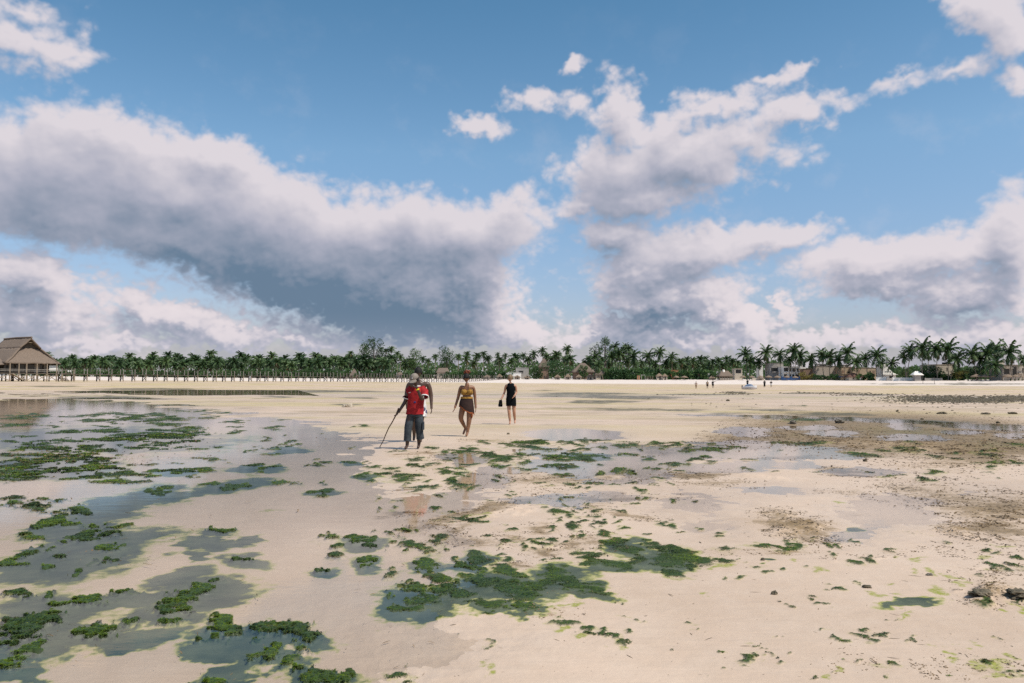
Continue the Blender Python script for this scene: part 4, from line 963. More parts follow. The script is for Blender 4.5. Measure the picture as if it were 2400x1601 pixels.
ztree('feathery_tree', 3, 790, 1050, 85, 'tall airy tree with open feathery crown and visible branches', 18, nb=16, nl=950, ls=0.45, low=0.30, br=0.26)
ztree('feathery_tree', 3, 650, 810, 170, 'narrow feathery tree left of the tall airy one', 20, nb=10, nl=800, ls=0.42, low=0.1, br=0.34)
ztree('broadleaf_tree', 2, 1690, 2120, 520, 'round dark tree in front of the palms at mid beach', 8, mat=HEDGE, nb=12, nl=2200, ls=0.4, low=0.02)
ztree('broadleaf_tree', 2, 1420, 1660, 640, 'dull green bushy tree beside the grey low house', 6, nb=10, nl=1500, ls=0.36, low=0.02)
ztree('broadleaf_tree', 3, 440, 610, 600, 'dark round tree in front of the big thatched roof', 3, mat=HEDGE, nb=8, nl=900, ls=0.34, low=0.02)
ztree('broadleaf_tree', 6, 400, 620, 580, 'dark bushy tree behind the white pavilion', 10, nb=10, nl=1200, ls=0.3, low=0.02)
ztree('broadleaf_tree', 6, 560, 830, 620, 'wide dark bush under the palm with the brown skirt', 6, mat=HEDGE, nb=10, nl=1400, ls=0.26, low=0.02)
ztree('broadleaf_tree', 6, 60, 330, 640, 'dark bushy tree behind the white wall', 12, nb=9, nl=1100, ls=0.3, low=0.02)
ztree('broadleaf_tree', 6, 1290, 1700, 600, 'dark undergrowth tree below the right hand palm clump', 14, nb=10, nl=1500, ls=0.3, low=0.02)
ztree('broadleaf_tree', 6, 1000, 1300, 690, 'yellowish green bush right of the white house', 3, mat=YLEAF, nb=8, nl=900, ls=0.24, low=0.02)
ztree('yellow_bush', 5, 570, 730, 720, 'yellow green oleander bush at the villa corner', 1, mat=YLEAF, nb=8, nl=900, ls=0.22, low=0.0)
ztree('yellow_bush', 5, 700, 860, 745, 'duller yellow green bush next to the brightest one', 1, mat=YLEAF, nb=8, nl=800, ls=0.22, low=0.0)

# ---- hedges and undergrowth
def hedge(px0, px1, step, ytop, back, label):
    px = px0
    while px < px1:
        p = spot(px, back + random.uniform(-2, 2)); h = hgt(px, ytop + random.uniform(-2, 3), p)
        shrub(p, h * random.uniform(1.3, 1.9), max(0.8, h), label); px += step * random.uniform(0.8, 1.2)
hedge(90, 900, 14, 868, 4, 'dark shrub in the undergrowth along the foot of the grove')
hedge(900, 1200, 13, 872, 5, 'dark green shrub in the hedge behind the walkers')
hedge(1428, 1500, 12, 866, 3, 'dense green shrub in the tall hedge left of the red brown kiosk')
hedge(1500, 1680, 14, 868, 10, 'dark shrub behind the straw parasols')
hedge(1912, 1965, 10, 878, 0, 'dark low shrub in front of the long beige building')
hedge(2018, 2050, 8, 877, 0, 'green shrub in the low hedge right of the red roofed hut')
hedge(2150, 2260, 11, 876, 8, 'dark shrub behind the grey garden wall')
hedge(2220, 2285, 9, 889, -2, 'light green low plant in front of the garden at right')
hedge(2360, 2410, 9, 889, -2, 'light green low plant at the foot of the beige house')
hedge(1420, 1480, 12, 871, 1, 'bright green shrub at the front of the beach hedge')

# ------------------------------------------------------------------ jetty and the restaurant hut at its end
THATCH = simple('palm_thatch', (0.225, 0.172, 0.135), (0.115, 0.088, 0.070), 3.2, 0.95, bump=0.05, stretch=(1.2, 1.2, 5), detail=8)
THATCH2 = simple('old_thatch', (0.215, 0.165, 0.132), (0.11, 0.085, 0.068), 4.0, 0.95, bump=0.04, stretch=(1.2, 1.2, 5), detail=8)
STRAW = simple('dry_straw', (0.27, 0.20, 0.145), (0.15, 0.11, 0.08), 6.0, 0.95, bump=0.03, stretch=(1.2, 1.2, 4))
POLE = simple('weathered_pole', (0.36, 0.29, 0.22), (0.20, 0.155, 0.115), 3.0, 0.9, stretch=(2, 2, 1))
POLEG = simple('silvered_pole', (0.32, 0.29, 0.26), (0.19, 0.17, 0.155), 3.0, 0.9, stretch=(2, 2, 1))
DARKW = simple('tide_darkened_wood', (0.075, 0.058, 0.045), (0.04, 0.032, 0.027), 2.0, 0.85)
DECKM = simple('deck_boards', (0.11, 0.09, 0.072), (0.06, 0.05, 0.042), 1.4, 0.9)
WHITE = simple('white_lime_wash', (0.82, 0.80, 0.76), (0.76, 0.73, 0.69), 0.25, 0.85)
CREAM = simple('cream_plaster', (0.56, 0.49, 0.4), (0.506, 0.441, 0.36), 0.25, 0.9)
TAN = simple('tan_plaster', (0.42, 0.33, 0.235), (0.384, 0.299, 0.21), 0.25, 0.9)
BEIGE = simple('beige_plaster', (0.42, 0.365, 0.31), (0.38, 0.329, 0.279), 0.25, 0.9)
GREYP = simple('grey_plaster', (0.33, 0.31, 0.29), (0.29, 0.272, 0.254), 0.25, 0.9)
BROWNP = simple('brown_plaster', (0.25, 0.17, 0.125), (0.223, 0.152, 0.112), 0.25, 0.9)
ORANGE = simple('orange_plaster', (0.55, 0.27, 0.14), (0.505, 0.243, 0.127), 0.25, 0.9)
REDT = simple('red_brown_tiles', (0.15, 0.075, 0.055), (0.09, 0.048, 0.038), 4.0, 0.8)
GLASS = simple('dark_window_glass', (0.018, 0.022, 0.026), (0.01, 0.013, 0.016), 1.0, 0.12, 0.5)
BLUE = simple('blue_tarpaulin', (0.030, 0.085, 0.22), (0.018, 0.050, 0.13), 2.0, 0.5)
INNER = simple('dark_timber', (0.10, 0.085, 0.07), (0.05, 0.042, 0.035), 1.5, 0.9)  # dark timber tone of inner walls, doors and outboard motor

def jitter_roof(pts_rows, th=0.0, wob=0.12):
    return [[Vector(p) + Vector((random.uniform(-wob, wob), random.uniform(-wob, wob), random.uniform(-wob, wob) * 0.7)) for p in r] for r in pts_rows]
def panel(mb, a, b, c, d, nu, nv, wob=0.1, thick=0.25, mi=0, sag=0.0):
    """a thick quilted slope between four corners (a-b eave, d-c ridge)"""
    a, b, c, d = map(Vector, (a, b, c, d)); nrm = (b - a).cross(d - a).normalized()
    if nrm.z < 0: nrm = -nrm
    top, bot = [], []
    for j in range(nv + 1):
        v = j / nv
        for i in range(nu + 1):
            u = i / nu
            p = (a * (1 - u) + b * u) * (1 - v) + (d * (1 - u) + c * u) * v
            edge = j in (0,) or i in (0, nu)
            p = p + nrm * (random.uniform(-wob, wob) * (0.5 if edge else 1)) - Vector((0, 0, sag * 4 * v * (1 - v))) + (Vector((0, 0, random.uniform(-wob, wob))) if j == 0 else Vector())
            top.append(p); bot.append(p - nrm * thick)
    n = nu + 1; fs = []; off = len(top)
    for j in range(nv):
        for i in range(nu):
            q = (j * n + i, j * n + i + 1, (j + 1) * n + i + 1, (j + 1) * n + i)
            fs.append(q); fs.append(tuple(off + x for x in reversed(q)))
    for i in range(nu): fs.append((i + 1, i, off + i, off + i + 1)); k = nv * n + i; fs.append((k, k + 1, off + k + 1, off + k))
    for j in range(nv): fs.append((j * n, (j + 1) * n, off + (j + 1) * n, off + j * n)); k = j * n + nu; fs.append((k + n, k, off + k, off + k + n))
    return mb.add(top + bot, fs, mi, True)

def build_jetty():
    a = at_depth(140, 893, 238.0); b_ = spot(1196, 6)
    A = Vector((a.x, a.y, 0)); B = Vector((b_.x, b_.y, 0)); D = B - A; Ln = D.length; u = D / Ln; nrm = Vector((-u.y, u.x, 0))
    if nrm.y > 0: nrm = -nrm                                   # towards the viewer
    z0, z1 = 4.62, 4.38; deck0 = 2.85; deck1 = 2.55
    nb = 66; rz = math.atan2(u.y, u.x)
    t = tag(empty('jetty', (A.x, A.y, 0)), 'long wooden jetty on thin posts running from the big hut to the beach', 'jetty')
    W = 1.7
    up = MB().tube([(0, 0, 0), (0, 0, 1)], [0.13, 0.11], 6).mesh('post', [POLEG]); lo = MB().tube([(0, 0, 0), (0, 0, 1)], [0.17, 0.15], 6).mesh('pile', [DARKW]); lo2 = MB().tube([(0, 0, 0), (0, 0, 1)], [0.15, 0.13], 6).mesh('pile', [POLE])
    br = MB().box((0.5, 0, 0), (1, 0.09, 0.14)).mesh('cross_brace', [DARKW])
    rail = MB().box((0.5, 0, 0), (1, 0.06, 0.07)).mesh('rail', [DARKW])
    dk = MB().box((0.5, 0, 0), (1, 1, 1)).mesh('deck_section', [DECKM])
    for i in range(nb + 1):
        f = i / nb; c = A + D * f - Vector((A.x, A.y, 0)); zt = z0 + (z1 - z0) * f; zd = deck0 + (deck1 - deck0) * f
        for s in (1, -1):
            q = c + nrm * s * W / 2 + u * (0 if s > 0 else 0.0) + Vector((random.uniform(-.08, .08), random.uniform(-.08, .08), 0))
            g = gz(q.x + A.x, q.y + A.y) - 0.3
            if zd - g > 0.35: place('pile', lo2 if (s > 0) else lo, t, (q.x, q.y, g), sc=(1, 1, zd - g))
            place('post', up, t, (q.x, q.y, zd - 0.02 if zd > g else g), sc=(1, 1, max(0.5, zt - zd + random.uniform(-.08, .08))))
            if s > 0 and zd - g > 1.2 and i < nb:
                for sg in (1, -1):
                    o = place('cross_brace', br, t); h = min(1.5, zd - g - 0.7); p0 = c + nrm * (W / 2 * s); p1 = c - nrm * (W / 2 * s)
                    # braces across the jetty, leaning both ways
                    a3 = Vector((p0.x, p0.y, g + 0.45 if sg > 0 else g + 0.45 + h)); b3 = Vector((p1.x, p1.y, g + 0.45 + h if sg > 0 else g + 0.45)); dd = b3 - a3
                    o.location = a3 + u * 0.1 * sg; o.rotation_mode = 'QUATERNION'; o.rotation_quaternion = dd.to_track_quat('X', 'Z'); o.scale = (dd.length, 1, 1)
        if i < nb:
            L = Ln / nb
            o = place('deck_section', dk, t, (c.x, c.y, zd + (deck1 - deck0) / nb / 2 - 0.03), rz, (L - 0.03, W + 0.3, 0.20))
            for s in (1, -1):
                for hh in (0.95, 0.5):
                    q = c + nrm * s * (W / 2 + 0.02)
                    place('rail', rail, t, (q.x, q.y, zd + hh * (zt - zd) * 0.98), rz, (L + 0.02, 1, 0.6))
    return t
build_jetty()

def build_hut():
    Y = 236.0; g0 = at_depth(79, 893, Y); px_m = Y / F
    base = Vector((g0.x, g0.y, gz(g0.x, g0.y)))
    yaw = R(-57)                                  # end face turned a little to the right of the camera
    t = tag(empty('jetty_hut', base, -yaw), 'big stilted hut with steep thatched roof standing at the end of the jetty', 'hut')
    # local frame: x to the right along the end face, -y out of the end face towards the camera
    W, Lh = 15.6, 22.0
    zf, ze, zr = 2.55, 5.35, 13.1
    hw = W / 2
    # end face at y = 0, body runs to +y
    m = MB()
    gz_, gy = 9.9, 3.2                            # foot of the gablet: height and set-back
    gx = hw * (zr - gz_) / (zr - ze) * 0.96
    ry0 = 3.3
    A0, A1 = Vector((-hw, 0, ze)), Vector((hw, 0, ze)); B0, B1 = Vector((-hw, Lh, ze)), Vector((hw, Lh, ze))
    R0, R1 = Vector((0, ry0 - 1.2, zr)), Vector((0, Lh - 3.5, zr - 0.15)); G0, G1 = Vector((-gx, gy + 0.2, gz_)), Vector((gx, gy + 0.2, gz_))
    panel(m, A0, A1, G1, G0, 16, 9, 0.13, 0.35, sag=0.06)                      # hip under the gablet
    GL, GR = Vector((-gx, gy - 0.9, gz_)), Vector((gx, gy - 0.9, gz_))
    panel(m, B0, A0, GL, Vector((-gx, Lh - 3.6, gz_)), 18, 8, 0.13, 0.35, sag=0.03)
    panel(m, Vector((-gx, Lh - 3.6, gz_ + 0.04)), GL + Vector((0, 0, 0.04)), R0, R1, 18, 6, 0.11, 0.35, sag=0.0)
    panel(m, A1, B1, Vector((gx, Lh - 3.6, gz_)), GR, 18, 8, 0.13, 0.35, sag=0.03)
    panel(m, GR + Vector((0, 0, 0.04)), Vector((gx, Lh - 3.6, gz_ + 0.04)), R1, R0, 18, 6, 0.11, 0.35, sag=0.0)
    panel(m, B1, B0, Vector((-gx, Lh - 3.6, gz_)), Vector((gx, Lh - 3.6, gz_)), 8, 6, 0.1, 0.35)
    m.tube([(0, ry0 - 1.3, zr + 0.05), (0.05, Lh / 2, zr + 0.12), (0, Lh - 3.4, zr - 0.05)], 0.28, 6)
    m.build('roof', THATCH, t)
    m = MB(); m.add([(-gx * .92, gy + 0.5, gz_ + 0.1), (gx * .92, gy + 0.5, gz_ + 0.1), (0, gy + 0.5, zr - 0.5)], [(0, 1, 2)]); m.add([(-gx * .92, gy + 0.7, gz_ + 0.1), (gx * .92, gy + 0.7, gz_ + 0.1), (0, gy + 0.7, zr - 0.5)], [(2, 1, 0)])
    m.build('gable_screen', INNER, t)
    MB().tube([(-gx * 0.48, gy - 0.6, gz_ + (zr - gz_) * 0.52), (gx * 0.48, gy - 0.6, gz_ + (zr - gz_) * 0.52)], 0.09, 5).build('gable_beam', POLE, t)
    # lower lean-to roof on the left
    m = MB(); panel(m, (-hw - 7.5, 1.0, 4.6), (-hw + 1.5, 1.0, 5.0), (-hw + 1.5, 7, 7.0), (-hw - 7.5, 7, 6.8), 10, 6, 0.1, 0.3); panel(m, (-hw + 1.5, 13, 5.0), (-hw - 7.5, 13, 4.6), (-hw - 7.5, 7, 6.8), (-hw + 1.5, 7, 7.0), 10, 6, 0.1, 0.3)
    m.build('side_roof', THATCH2, t)
    # deck
    m = MB().box((-3.5, Lh / 2, zf - 0.15), (W + 11, Lh + 1.5, 0.3)); m.build('deck', DECKM, t)
    # walls set back under the eaves
    m = MB(); m.box((0, Lh / 2 + 0.8, (zf + ze) / 2 + 0.05), (W - 3.4, Lh - 4.5, ze - zf + 0.2)); m.build('wall', INNER, t)
    MB().box((hw - 1.75, 0.95, zf + 1.55), (2.55, 0.12, 1.5)).build('white_panel', WHITE, t)
    for x, w in ((-5.6, 2.6), (-2.4, 2.6), (0.6, 2.0), (3.4, 1.1)):
        MB().box((x, 2.98, zf + 1.35), (w, 0.1, 2.3)).build('opening', GLASS, t)
    for x, w in ((2.2, 1.4), (4.8, 1.2), (-0.75, .6)):
        MB().box((x, 2.94, zf + 1.35), (w, 0.14, 2.5)).build('wall_panel', BEIGE, t)
    # posts under and in front of the deck
    xs = [-hw - 7.2, -hw - 3.6, -6.9, -4.5, -2.4, 0.6, 3.4, 6.3, 8.0]
    pm = MB().tube([(0, 0, 0), (0, 0, 1)], [0.19, 0.15], 7).mesh('post', [POLE])
    bm_ = MB().box((0.5, 0, 0), (1, 0.13, 0.17)).mesh('brace', [POLE])
    for k, x in enumerate(xs):
        for y in (-0.6, 7.0, 14.0, 20.5):
            top = (ze - 0.05 if -hw < x < hw + 0.1 and y < 0 else zf - 0.05)
            place('post', pm, t, (x + random.uniform(-.1, .1), y, -0.4), sc=(1, 1, top + 0.4))
    for x0, x1 in zip(xs[:-1], xs[1:]):
        for s in (1, -1):
            a3 = Vector((x0, -0.72 if s > 0 else -0.5, 0.3 if s > 0 else 2.15)); b3 = Vector((x1, -0.72 if s > 0 else -0.5, 2.15 if s > 0 else 0.3)); dd = b3 - a3
            o = place('brace', bm_, t, a3); o.rotation_mode = 'QUATERNION'; o.rotation_quaternion = dd.to_track_quat('X', 'Z'); o.scale = (dd.length, 1, 1)
    rl = MB().box((0.5, 0, 0), (1, 0.09, 0.13)).mesh('rail', [POLEG])
    for x0, x1 in zip(xs[:-1], xs[1:]):
        for z in (zf + 0.55, zf + 1.0): place('rail', rl, t, (x0, -0.64, z), sc=(x1 - x0, 1, 1))
    # steps down on the left, lean braces at the right foot
    m = MB(); m.box((-5.2, -1.3, 1.35), (3.4, 1.0, 0.12), rot=Matrix.Rotation(R(32), 3, 'Y')); m.box((-5.2, -0.85, 1.35), (3.4, 0.1, 0.25), rot=Matrix.Rotation(R(32), 3, 'Y')); m.box((-5.2, -1.8, 1.35), (3.4, 0.1, 0.25), rot=Matrix.Rotation(R(32), 3, 'Y')); m.build('stair', POLE, t)
    m = MB()
    for k in range(5): m.tube([(6.5 + k * 0.5, -1.2 - 0.2 * k, 1.4 - 0.1 * k), (8.7 + 0.3 * k, -1.6, -0.2)], 0.09, 5)
    m.tube([(6.4, -1.4, 0.0), (9.4, -1.3, 1.7)], 0.1, 5); m.build('raking_strut', POLE, t)
    # link to the jetty
    m = MB().box((9.8, 1.6, zf - 0.1), (4.6, 2.0, 0.22)); m.build('gangway', DECKM, t)
    for x in (9.6, 12.0):
        place('post', pm, t, (x, 0.6, -0.4), sc=(0.8, 0.8, zf + 1.5))
    place('rail', rl, t, (8.0, 0.62, zf + 0.95), sc=(4.0, 1, 1))
    for x in (10.4, 11.1):
        MB().tube([(x, 0.75, zf + 0.25), (x, 0.75, zf + 0.45), (x, 0.75, zf + 0.75), (x, 0.75, zf + 0.85)], [0.1, 0.28, 0.28, 0.08], 9).build('white_float', WHITE, t)
build_hut()

# ------------------------------------------------------------------ houses on the beach
def thing(name, p, label, cat, group=None, rz=0.0): return tag(empty(name, p, rz), label, cat, group)
def hip_roof(t, w, d, z0, z1, mat, ridge=0.5, over=0.5, name='roof', wob=0.06, thick=0.22):
    m = MB(); a = w / 2 + over; b = d / 2 + over; r = w / 2 * ridge
    P = [(-a, -b, z0), (a, -b, z0), (a, b, z0), (-a, b, z0)]; Q0, Q1 = (-r, 0, z1), (r, 0, z1)
    panel(m, P[0], P[1], Q1, Q0, 10, 6, wob, thick); panel(m, P[2], P[3], Q0, Q1, 10, 6, wob, thick)
    panel(m, P[1], P[2], (r + .02, 0.02, z1), (r, -0.02, z1), 6, 6, wob, thick); panel(m, P[3], P[0], (-r, -0.02, z1), (-r - .02, 0.02, z1), 6, 6, wob, thick)
    return m.build(name, mat, t)
def zbox(zn, x0, x1, y0, back):
    """spot, width and height of a building front outlined in an enlarged view"""
    px0, py = zp(zn, x0, y0); px1, _ = zp(zn, x1, y0)
    p = spot((px0 + px1) / 2, back); return p, (px1 - px0) * mpp(p), hgt((px0 + px1) / 2, py, p), mpp(p) / ZS
def window(t, x, z, w, h, y, mat=WHITE, name='window'):
    f = MB(); fw = 0.12
    f.box((x, y, z + h / 2), (w + 2 * fw, 0.16, fw)); f.box((x, y, z - h / 2), (w + 2 * fw, 0.16, fw)); f.box((x - w / 2, y, z), (fw, 0.155, h)); f.box((x + w / 2, y, z), (fw, 0.155, h))
    o = f.build(name, mat, t); MB().box((x, y + 0.05, z), (w - 0.01, 0.04, h - 0.01)).build('pane', GLASS, o); return o
def thatch_house(zn, x0, x1, ytop, yeave, back, label, wall=CREAM, mat=THATCH2, ridge=0.35, cat='hut', name='thatched_house', d=None, door=True):
    p, w, h, k = zbox(zn, x0, x1, ytop, back); he = hgt(*zp(zn, (x0 + x1) / 2, yeave), p)
    d = d or w * 0.8
    t = thing(name, p, label, cat)
    MB().box((0, 0, he / 2 + 0.1), (w * 0.82, d * 0.82, he + 0.2)).build('wall', wall, t)
    hip_roof(t, w, d, he, h, mat, ridge, 0.2)
    if door:
        MB().box((w * 0.05, -d * 0.41 - 0.03, 1.0), (0.95, 0.08, 2.0)).build('door', INNER, t)
        window(t, -w * 0.25, min(he * 0.6, 1.5), 0.8, 0.8, -d * 0.41 - 0.05, wall)
    return t
thatch_house(1, 310, 470, 660, 795, 2, 'steep pointed thatched hut on the beach behind the middle of the jetty', BROWNP, ridge=0.06)
thatch_house(1, 1905, 2140, 645, 735, 6, 'long low thatched roof under the pointed dark tree', CREAM, ridge=0.72)
thatch_house(1, 1190, 1280, 725, 770, 5, 'tiny grey roofed shed behind the cap of the man in red', GREYP, mat=THATCH2, ridge=0.6)
thatch_house(2, 1570, 1790, 470, 640, 18, 'steep thatched roof half hidden by trees at mid beach', BROWNP, ridge=0.1)
thatch_house(3, 300, 730, 555, 730, 8, 'big thatched roof with a dark round tree in front', BROWNP, ridge=0.18)
thatch_house(3, 730, 965, 690, 770, 6, 'smaller thatched house right of the big thatched roof', CREAM, ridge=0.12)
for lab, zn, x0, x1, yt, ye in (
  ('small straw capped beach hut, first of the row at mid beach', 3, -5, 110, 768, 815), ('small straw capped beach hut, second of the row at mid beach', 3, 185, 298, 756, 812),
  ('small straw capped beach hut, third of the row, in front of the big thatched roof', 3, 385, 500, 768, 815), ('small straw capped beach hut, last of the row, beside the smaller thatched house', 3, 585, 715, 758, 812),
  ('straw capped beach hut right of the pergola', 3, 1860, 1980, 742, 795), ('narrow straw capped hut touching the one right of the pergola', 3, 1975, 2070, 750, 800),
  ('straw capped hut at the landing of the jetty, beside a white tarp', 2, 580, 700, 770, 812), ('straw capped hut between the jetty and the white low building', 2, 810, 925, 755, 812),
  ('straw capped hut in front of the white low building, first of two', 2, 1010, 1130, 762, 812), ('straw capped hut in front of the white low building, second of two', 2, 1130, 1255, 780, 815), ('straw capped hut below the grey low house', 2, 1320, 1430, 785, 820),
  ('small straw roofed shelter left of the beach bar', 4, 800, 905, 790, 830)):
    thatch_house(zn, x0, x1, yt, ye, -2.5, lab, CREAM if 'pergola' in lab else BEIGE, mat=STRAW, ridge=0.05, name='beach_hut')

def flat_house(zn, x0, x1, y0, back, label, mat, d=7.0, wins=(), name='house', cat='house', parapet=True, extra=None):
    """wins: (zx0, zx1, zy0, zy1, kind) in the enlarged view"""
    p, w, h, k = zbox(zn, x0, x1, y0, back)
    t = thing(name, p, label, cat); xc = (x0 + x1) / 2
    MB().box((0, d / 2, h / 2 - 0.2), (w, d, h + 0.4)).build('wall', mat, t)
    if parapet: MB().box((0, d / 2, h + 0.06), (w + 0.3, d + 0.3, 0.14)).build('roof_edge', mat if mat is not TAN else BEIGE, t)
    for (a, b, c, e, kind) in wins:
        wx = ((a + b) / 2 - xc) * k; wz = hgt(*zp(zn, xc, (c + e) / 2), p); ww = (b - a) * k; wh = (e - c) * k
        if kind == 'w': window(t, wx, wz, ww, wh, -0.06, mat)
        elif kind == 'o': MB().box((wx, -0.03, wz), (ww, 0.08, wh)).build('opening', GLASS, t)
        elif kind == 'd': MB().box((wx, -0.04, wz), (ww, 0.10, wh)).build('door', BROWNP, t)
        elif kind == 'c': MB().box((wx, -0.12, wz), (ww, 0.26, wh)).build('column', mat, t)
        elif kind == 's': MB().box((wx, -0.55, wz), (ww, 1.1, wh)).build('balcony', mat, t)
    return t
flat_house(2, 1165, 1405, 642, 10, 'grey low house with one dark window at mid beach', GREYP, wins=((1225, 1305, 697, 735, 'w'),))
flat_house(2, 1015, 1265, 736, 3, 'white low building behind the straw huts near the jetty', WHITE, d=4)
flat_house(3, 2140, 2290, 690, 12, 'small orange house glimpsed under palms', ORANGE, d=4, wins=((2170, 2200, 705, 735, 'w'),))
flat_house(4, 790, 945, 752, 9, 'low white building left of the thatched beach bar', WHITE, d=4, wins=((800, 930, 775, 800, 'o'),))
flat_house(4, 1270, 1410, 662, 16, 'cream house with rusty balcony glimpsed right of the beach bar', CREAM, d=5, wins=((1290, 1390, 680, 740, 'o'),))
flat_house(4, 1715, 1790, 585, 18, 'narrow white house wall seen between palm trunks', WHITE, d=4, wins=((1740, 1760, 600, 640, 'w'),))
flat_house(5, 45, 285, 560, 10, 'grey wing of the balconied villa', GREYP, d=8, wins=((62, 180, 645, 715, 'o'), (185, 275, 755, 800, 'o'), (60, 240, 712, 730, 's')))
flat_house(5, 280, 580, 622, 7, 'white villa with tall balcony openings in two storeys', WHITE, d=8, wins=((295, 375, 645, 712, 'o'), (388, 432, 645, 712, 'o'), (447, 512, 650, 716, 'o'), (527, 570, 655, 718, 'o'), (295, 355, 762, 806, 'o'), (392, 425, 762, 806, 'o'), (447, 480, 765, 806, 'o'), (500, 560, 765, 806, 'o'), (280, 580, 716, 730, 's')))
flat_house(5, 650, 885, 665, 12, 'red brown house with white roof edge right of the villa', BROWNP, d=6)
flat_house(5, 600, 700, 575, 18, 'small white roof room above the red brown house', WHITE, d=4, wins=((640, 685, 590, 625, 'o'),))
flat_house(5, 880, 1350, 615, 14, 'long plain beige building behind the palms', BEIGE, d=9, wins=((1290, 1330, 690, 705, 'w'),))
flat_house(5, 930, 1100, 572, 22, 'grey upper storey set back on the long beige building', GREYP, d=5, wins=((950, 1080, 590, 615, 'o'),))
flat_house(5, 1350, 1560, 628, 12, 'tan house with a brown door beside the long beige building', TAN, d=7, wins=((1360, 1400, 690, 745, 'd'), (1470, 1490, 715, 745, 'o'), (1350, 1560, 745, 757, 's')))
flat_house(5, 1560, 2110, 645, 14, 'wide tan building with a dark doorway behind the tall palms', TAN, d=8, wins=((2008, 2068, 675, 758, 'o'), (1925, 1965, 695, 755, 'd'), (1865, 1895, 695, 718, 'w'), (1650, 1690, 690, 740, 'd'), (2090, 2112, 560, 760, 'c')))
flat_house(5, 1400, 1500, 590, 20, 'flat roofed room set back above the tan house', BEIGE, d=4, wins=((1420, 1480, 600, 625, 'o'),))
def stepped_house():
    p, w, h, k = zbox(5, 2118, 2350, 560, 8)
    t = thing('house', p, 'white house with a stepped sloping gable and small windows', 'house')
    prof = [(-w / 2, 0), (w / 2, 0), (w / 2, h * 0.42), (w * 0.30, h * 0.46), (w * 0.12, h * 0.62), (0, h * 0.66), (-w * 0.14, h * 0.82), (-w * 0.25, h * 0.98), (-w / 2, h)]
    m = MB(); n = len(prof); d = 7
    m.add([(x, 0, z - 0.2) for x, z in prof] + [(x, d, z - 0.2) for x, z in prof], [tuple(range(n)), tuple(reversed(range(n, 2 * n)))] + [((i + 1) % n, i, n + i, n + (i + 1) % n) for i in range(n)])
    m.build('wall', WHITE, t)
    for x, z in ((-0.30, .50), (-0.13, .50), (0.06, .48), (0.22, .40)): window(t, w * x, h * z, 0.45, 0.9, -0.06, WHITE)
    MB().box((0, -0.6, h * 0.34), (w * 1.15, 1.2, 0.18)).build('balcony', WHITE, t)
    window(t, w * 0.1, h * 0.2, 1.6, 1.1, -0.06, WHITE)
stepped_house()
flat_house(6, 728, 1060, 585, 10, 'white house with dark upper windows behind the right hand palms', CREAM, d=7, wins=((850, 935, 545, 582, 'o'), (960, 1050, 560, 590, 'o'), (940, 960, 640, 690, 'w')), )
flat_house(6, 575, 735, 595, 16, 'grey flat roofed house behind the brown skirted palm', GREYP, d=6)
flat_house(6, 1960, 2440, 592, 7, 'beige two storey house with deep openings and columns at the right edge', BEIGE, d=9, wins=((1990, 2080, 665, 760, 'o'), (2140, 2210, 620, 780, 'o'), (2325, 2400, 650, 740, 'o'), (2085, 2135, 660, 800, 'c'), (2215, 2240, 620, 800, 'c'), (2230, 2330, 735, 752, 's'), (1960, 2140, 640, 660, 's')))
flat_house(6, 1895, 2000, 520, 20, 'white roof room showing between the right hand palms', CREAM, d=4)
# small hut with a red brown tiled roof
p, w, h, k = zbox(5, 1420, 1715, 738, -1); he = hgt(*zp(5, 1560, 810), p)
t = thing('tiled_hut', p, 'small white hut with a wide red brown hipped roof on the sand', 'hut')
MB().box((w * 0.04, 0, he / 2), (w * 0.84, w * 0.5, he + 0.1)).build('wall', CREAM, t); hip_roof(t, w, w * 0.7, he, h, REDT, 0.12, 0.1)
MB().box((w * 0.30, -w * 0.25 - 0.05, he * 0.45), (0.8, 0.1, he * 0.8)).build('door', WHITE, t); MB().box((w * 0.17, -w * 0.25 - 0.05, he * 0.5), (0.7, 0.1, he * 0.75)).build('opening', GLASS, t); window(t, -w * 0.1, he * 0.55, 0.9, 0.8, -w * 0.25 - 0.05, CREAM)
# white pavilion
p, w, h, k = zbox(6, 290, 475, 705, -4); he = hgt(*zp(6, 380, 775), p)
t = thing('pavilion', p, 'small white pavilion with a white hipped roof behind the garden wall', 'pavilion')
MB().box((0, 0, he / 2), (w * 0.62, w * 0.5, he)).build('wall', GREYP, t); hip_roof(t, w, w * 0.8, he, h, WHITE, 0.3, 0.05, wob=0.01)
# thatched beach bar
p, w, h, k = zbox(4, 950, 1225, 698, -2); he = hgt(*zp(4, 1090, 800), p)
t = thing('beach_bar', p, 'open thatched beach bar with a hipped roof on thick posts', 'beach bar')
hip_roof(t, w, w * 0.75, he, h, THATCH, 0.45, 0.0, wob=0.08)
for i in range(6):
    for y in (-1, 1): MB().tube([(w * (-0.42 + 0.168 * i), y * w * 0.3, -0.2), (w * (-0.42 + 0.168 * i), y * w * 0.3, he + 0.2)], 0.15, 6).build('post', POLE, t)
MB().box((0, -w * 0.25, 0.5), (w * 0.78, 0.5, 1.0)).build('counter', CREAM, t); MB().box((0, w * 0.12, he / 2), (w * 0.8, 0.2, he)).build('back_wall', INNER, t)
MB().tube([(-w * 0.08, 0, h - 0.9), (-w * 0.08, 0, h + 0.55)], [0.75, 0.5], 8).build('water_tank', WHITE, t)

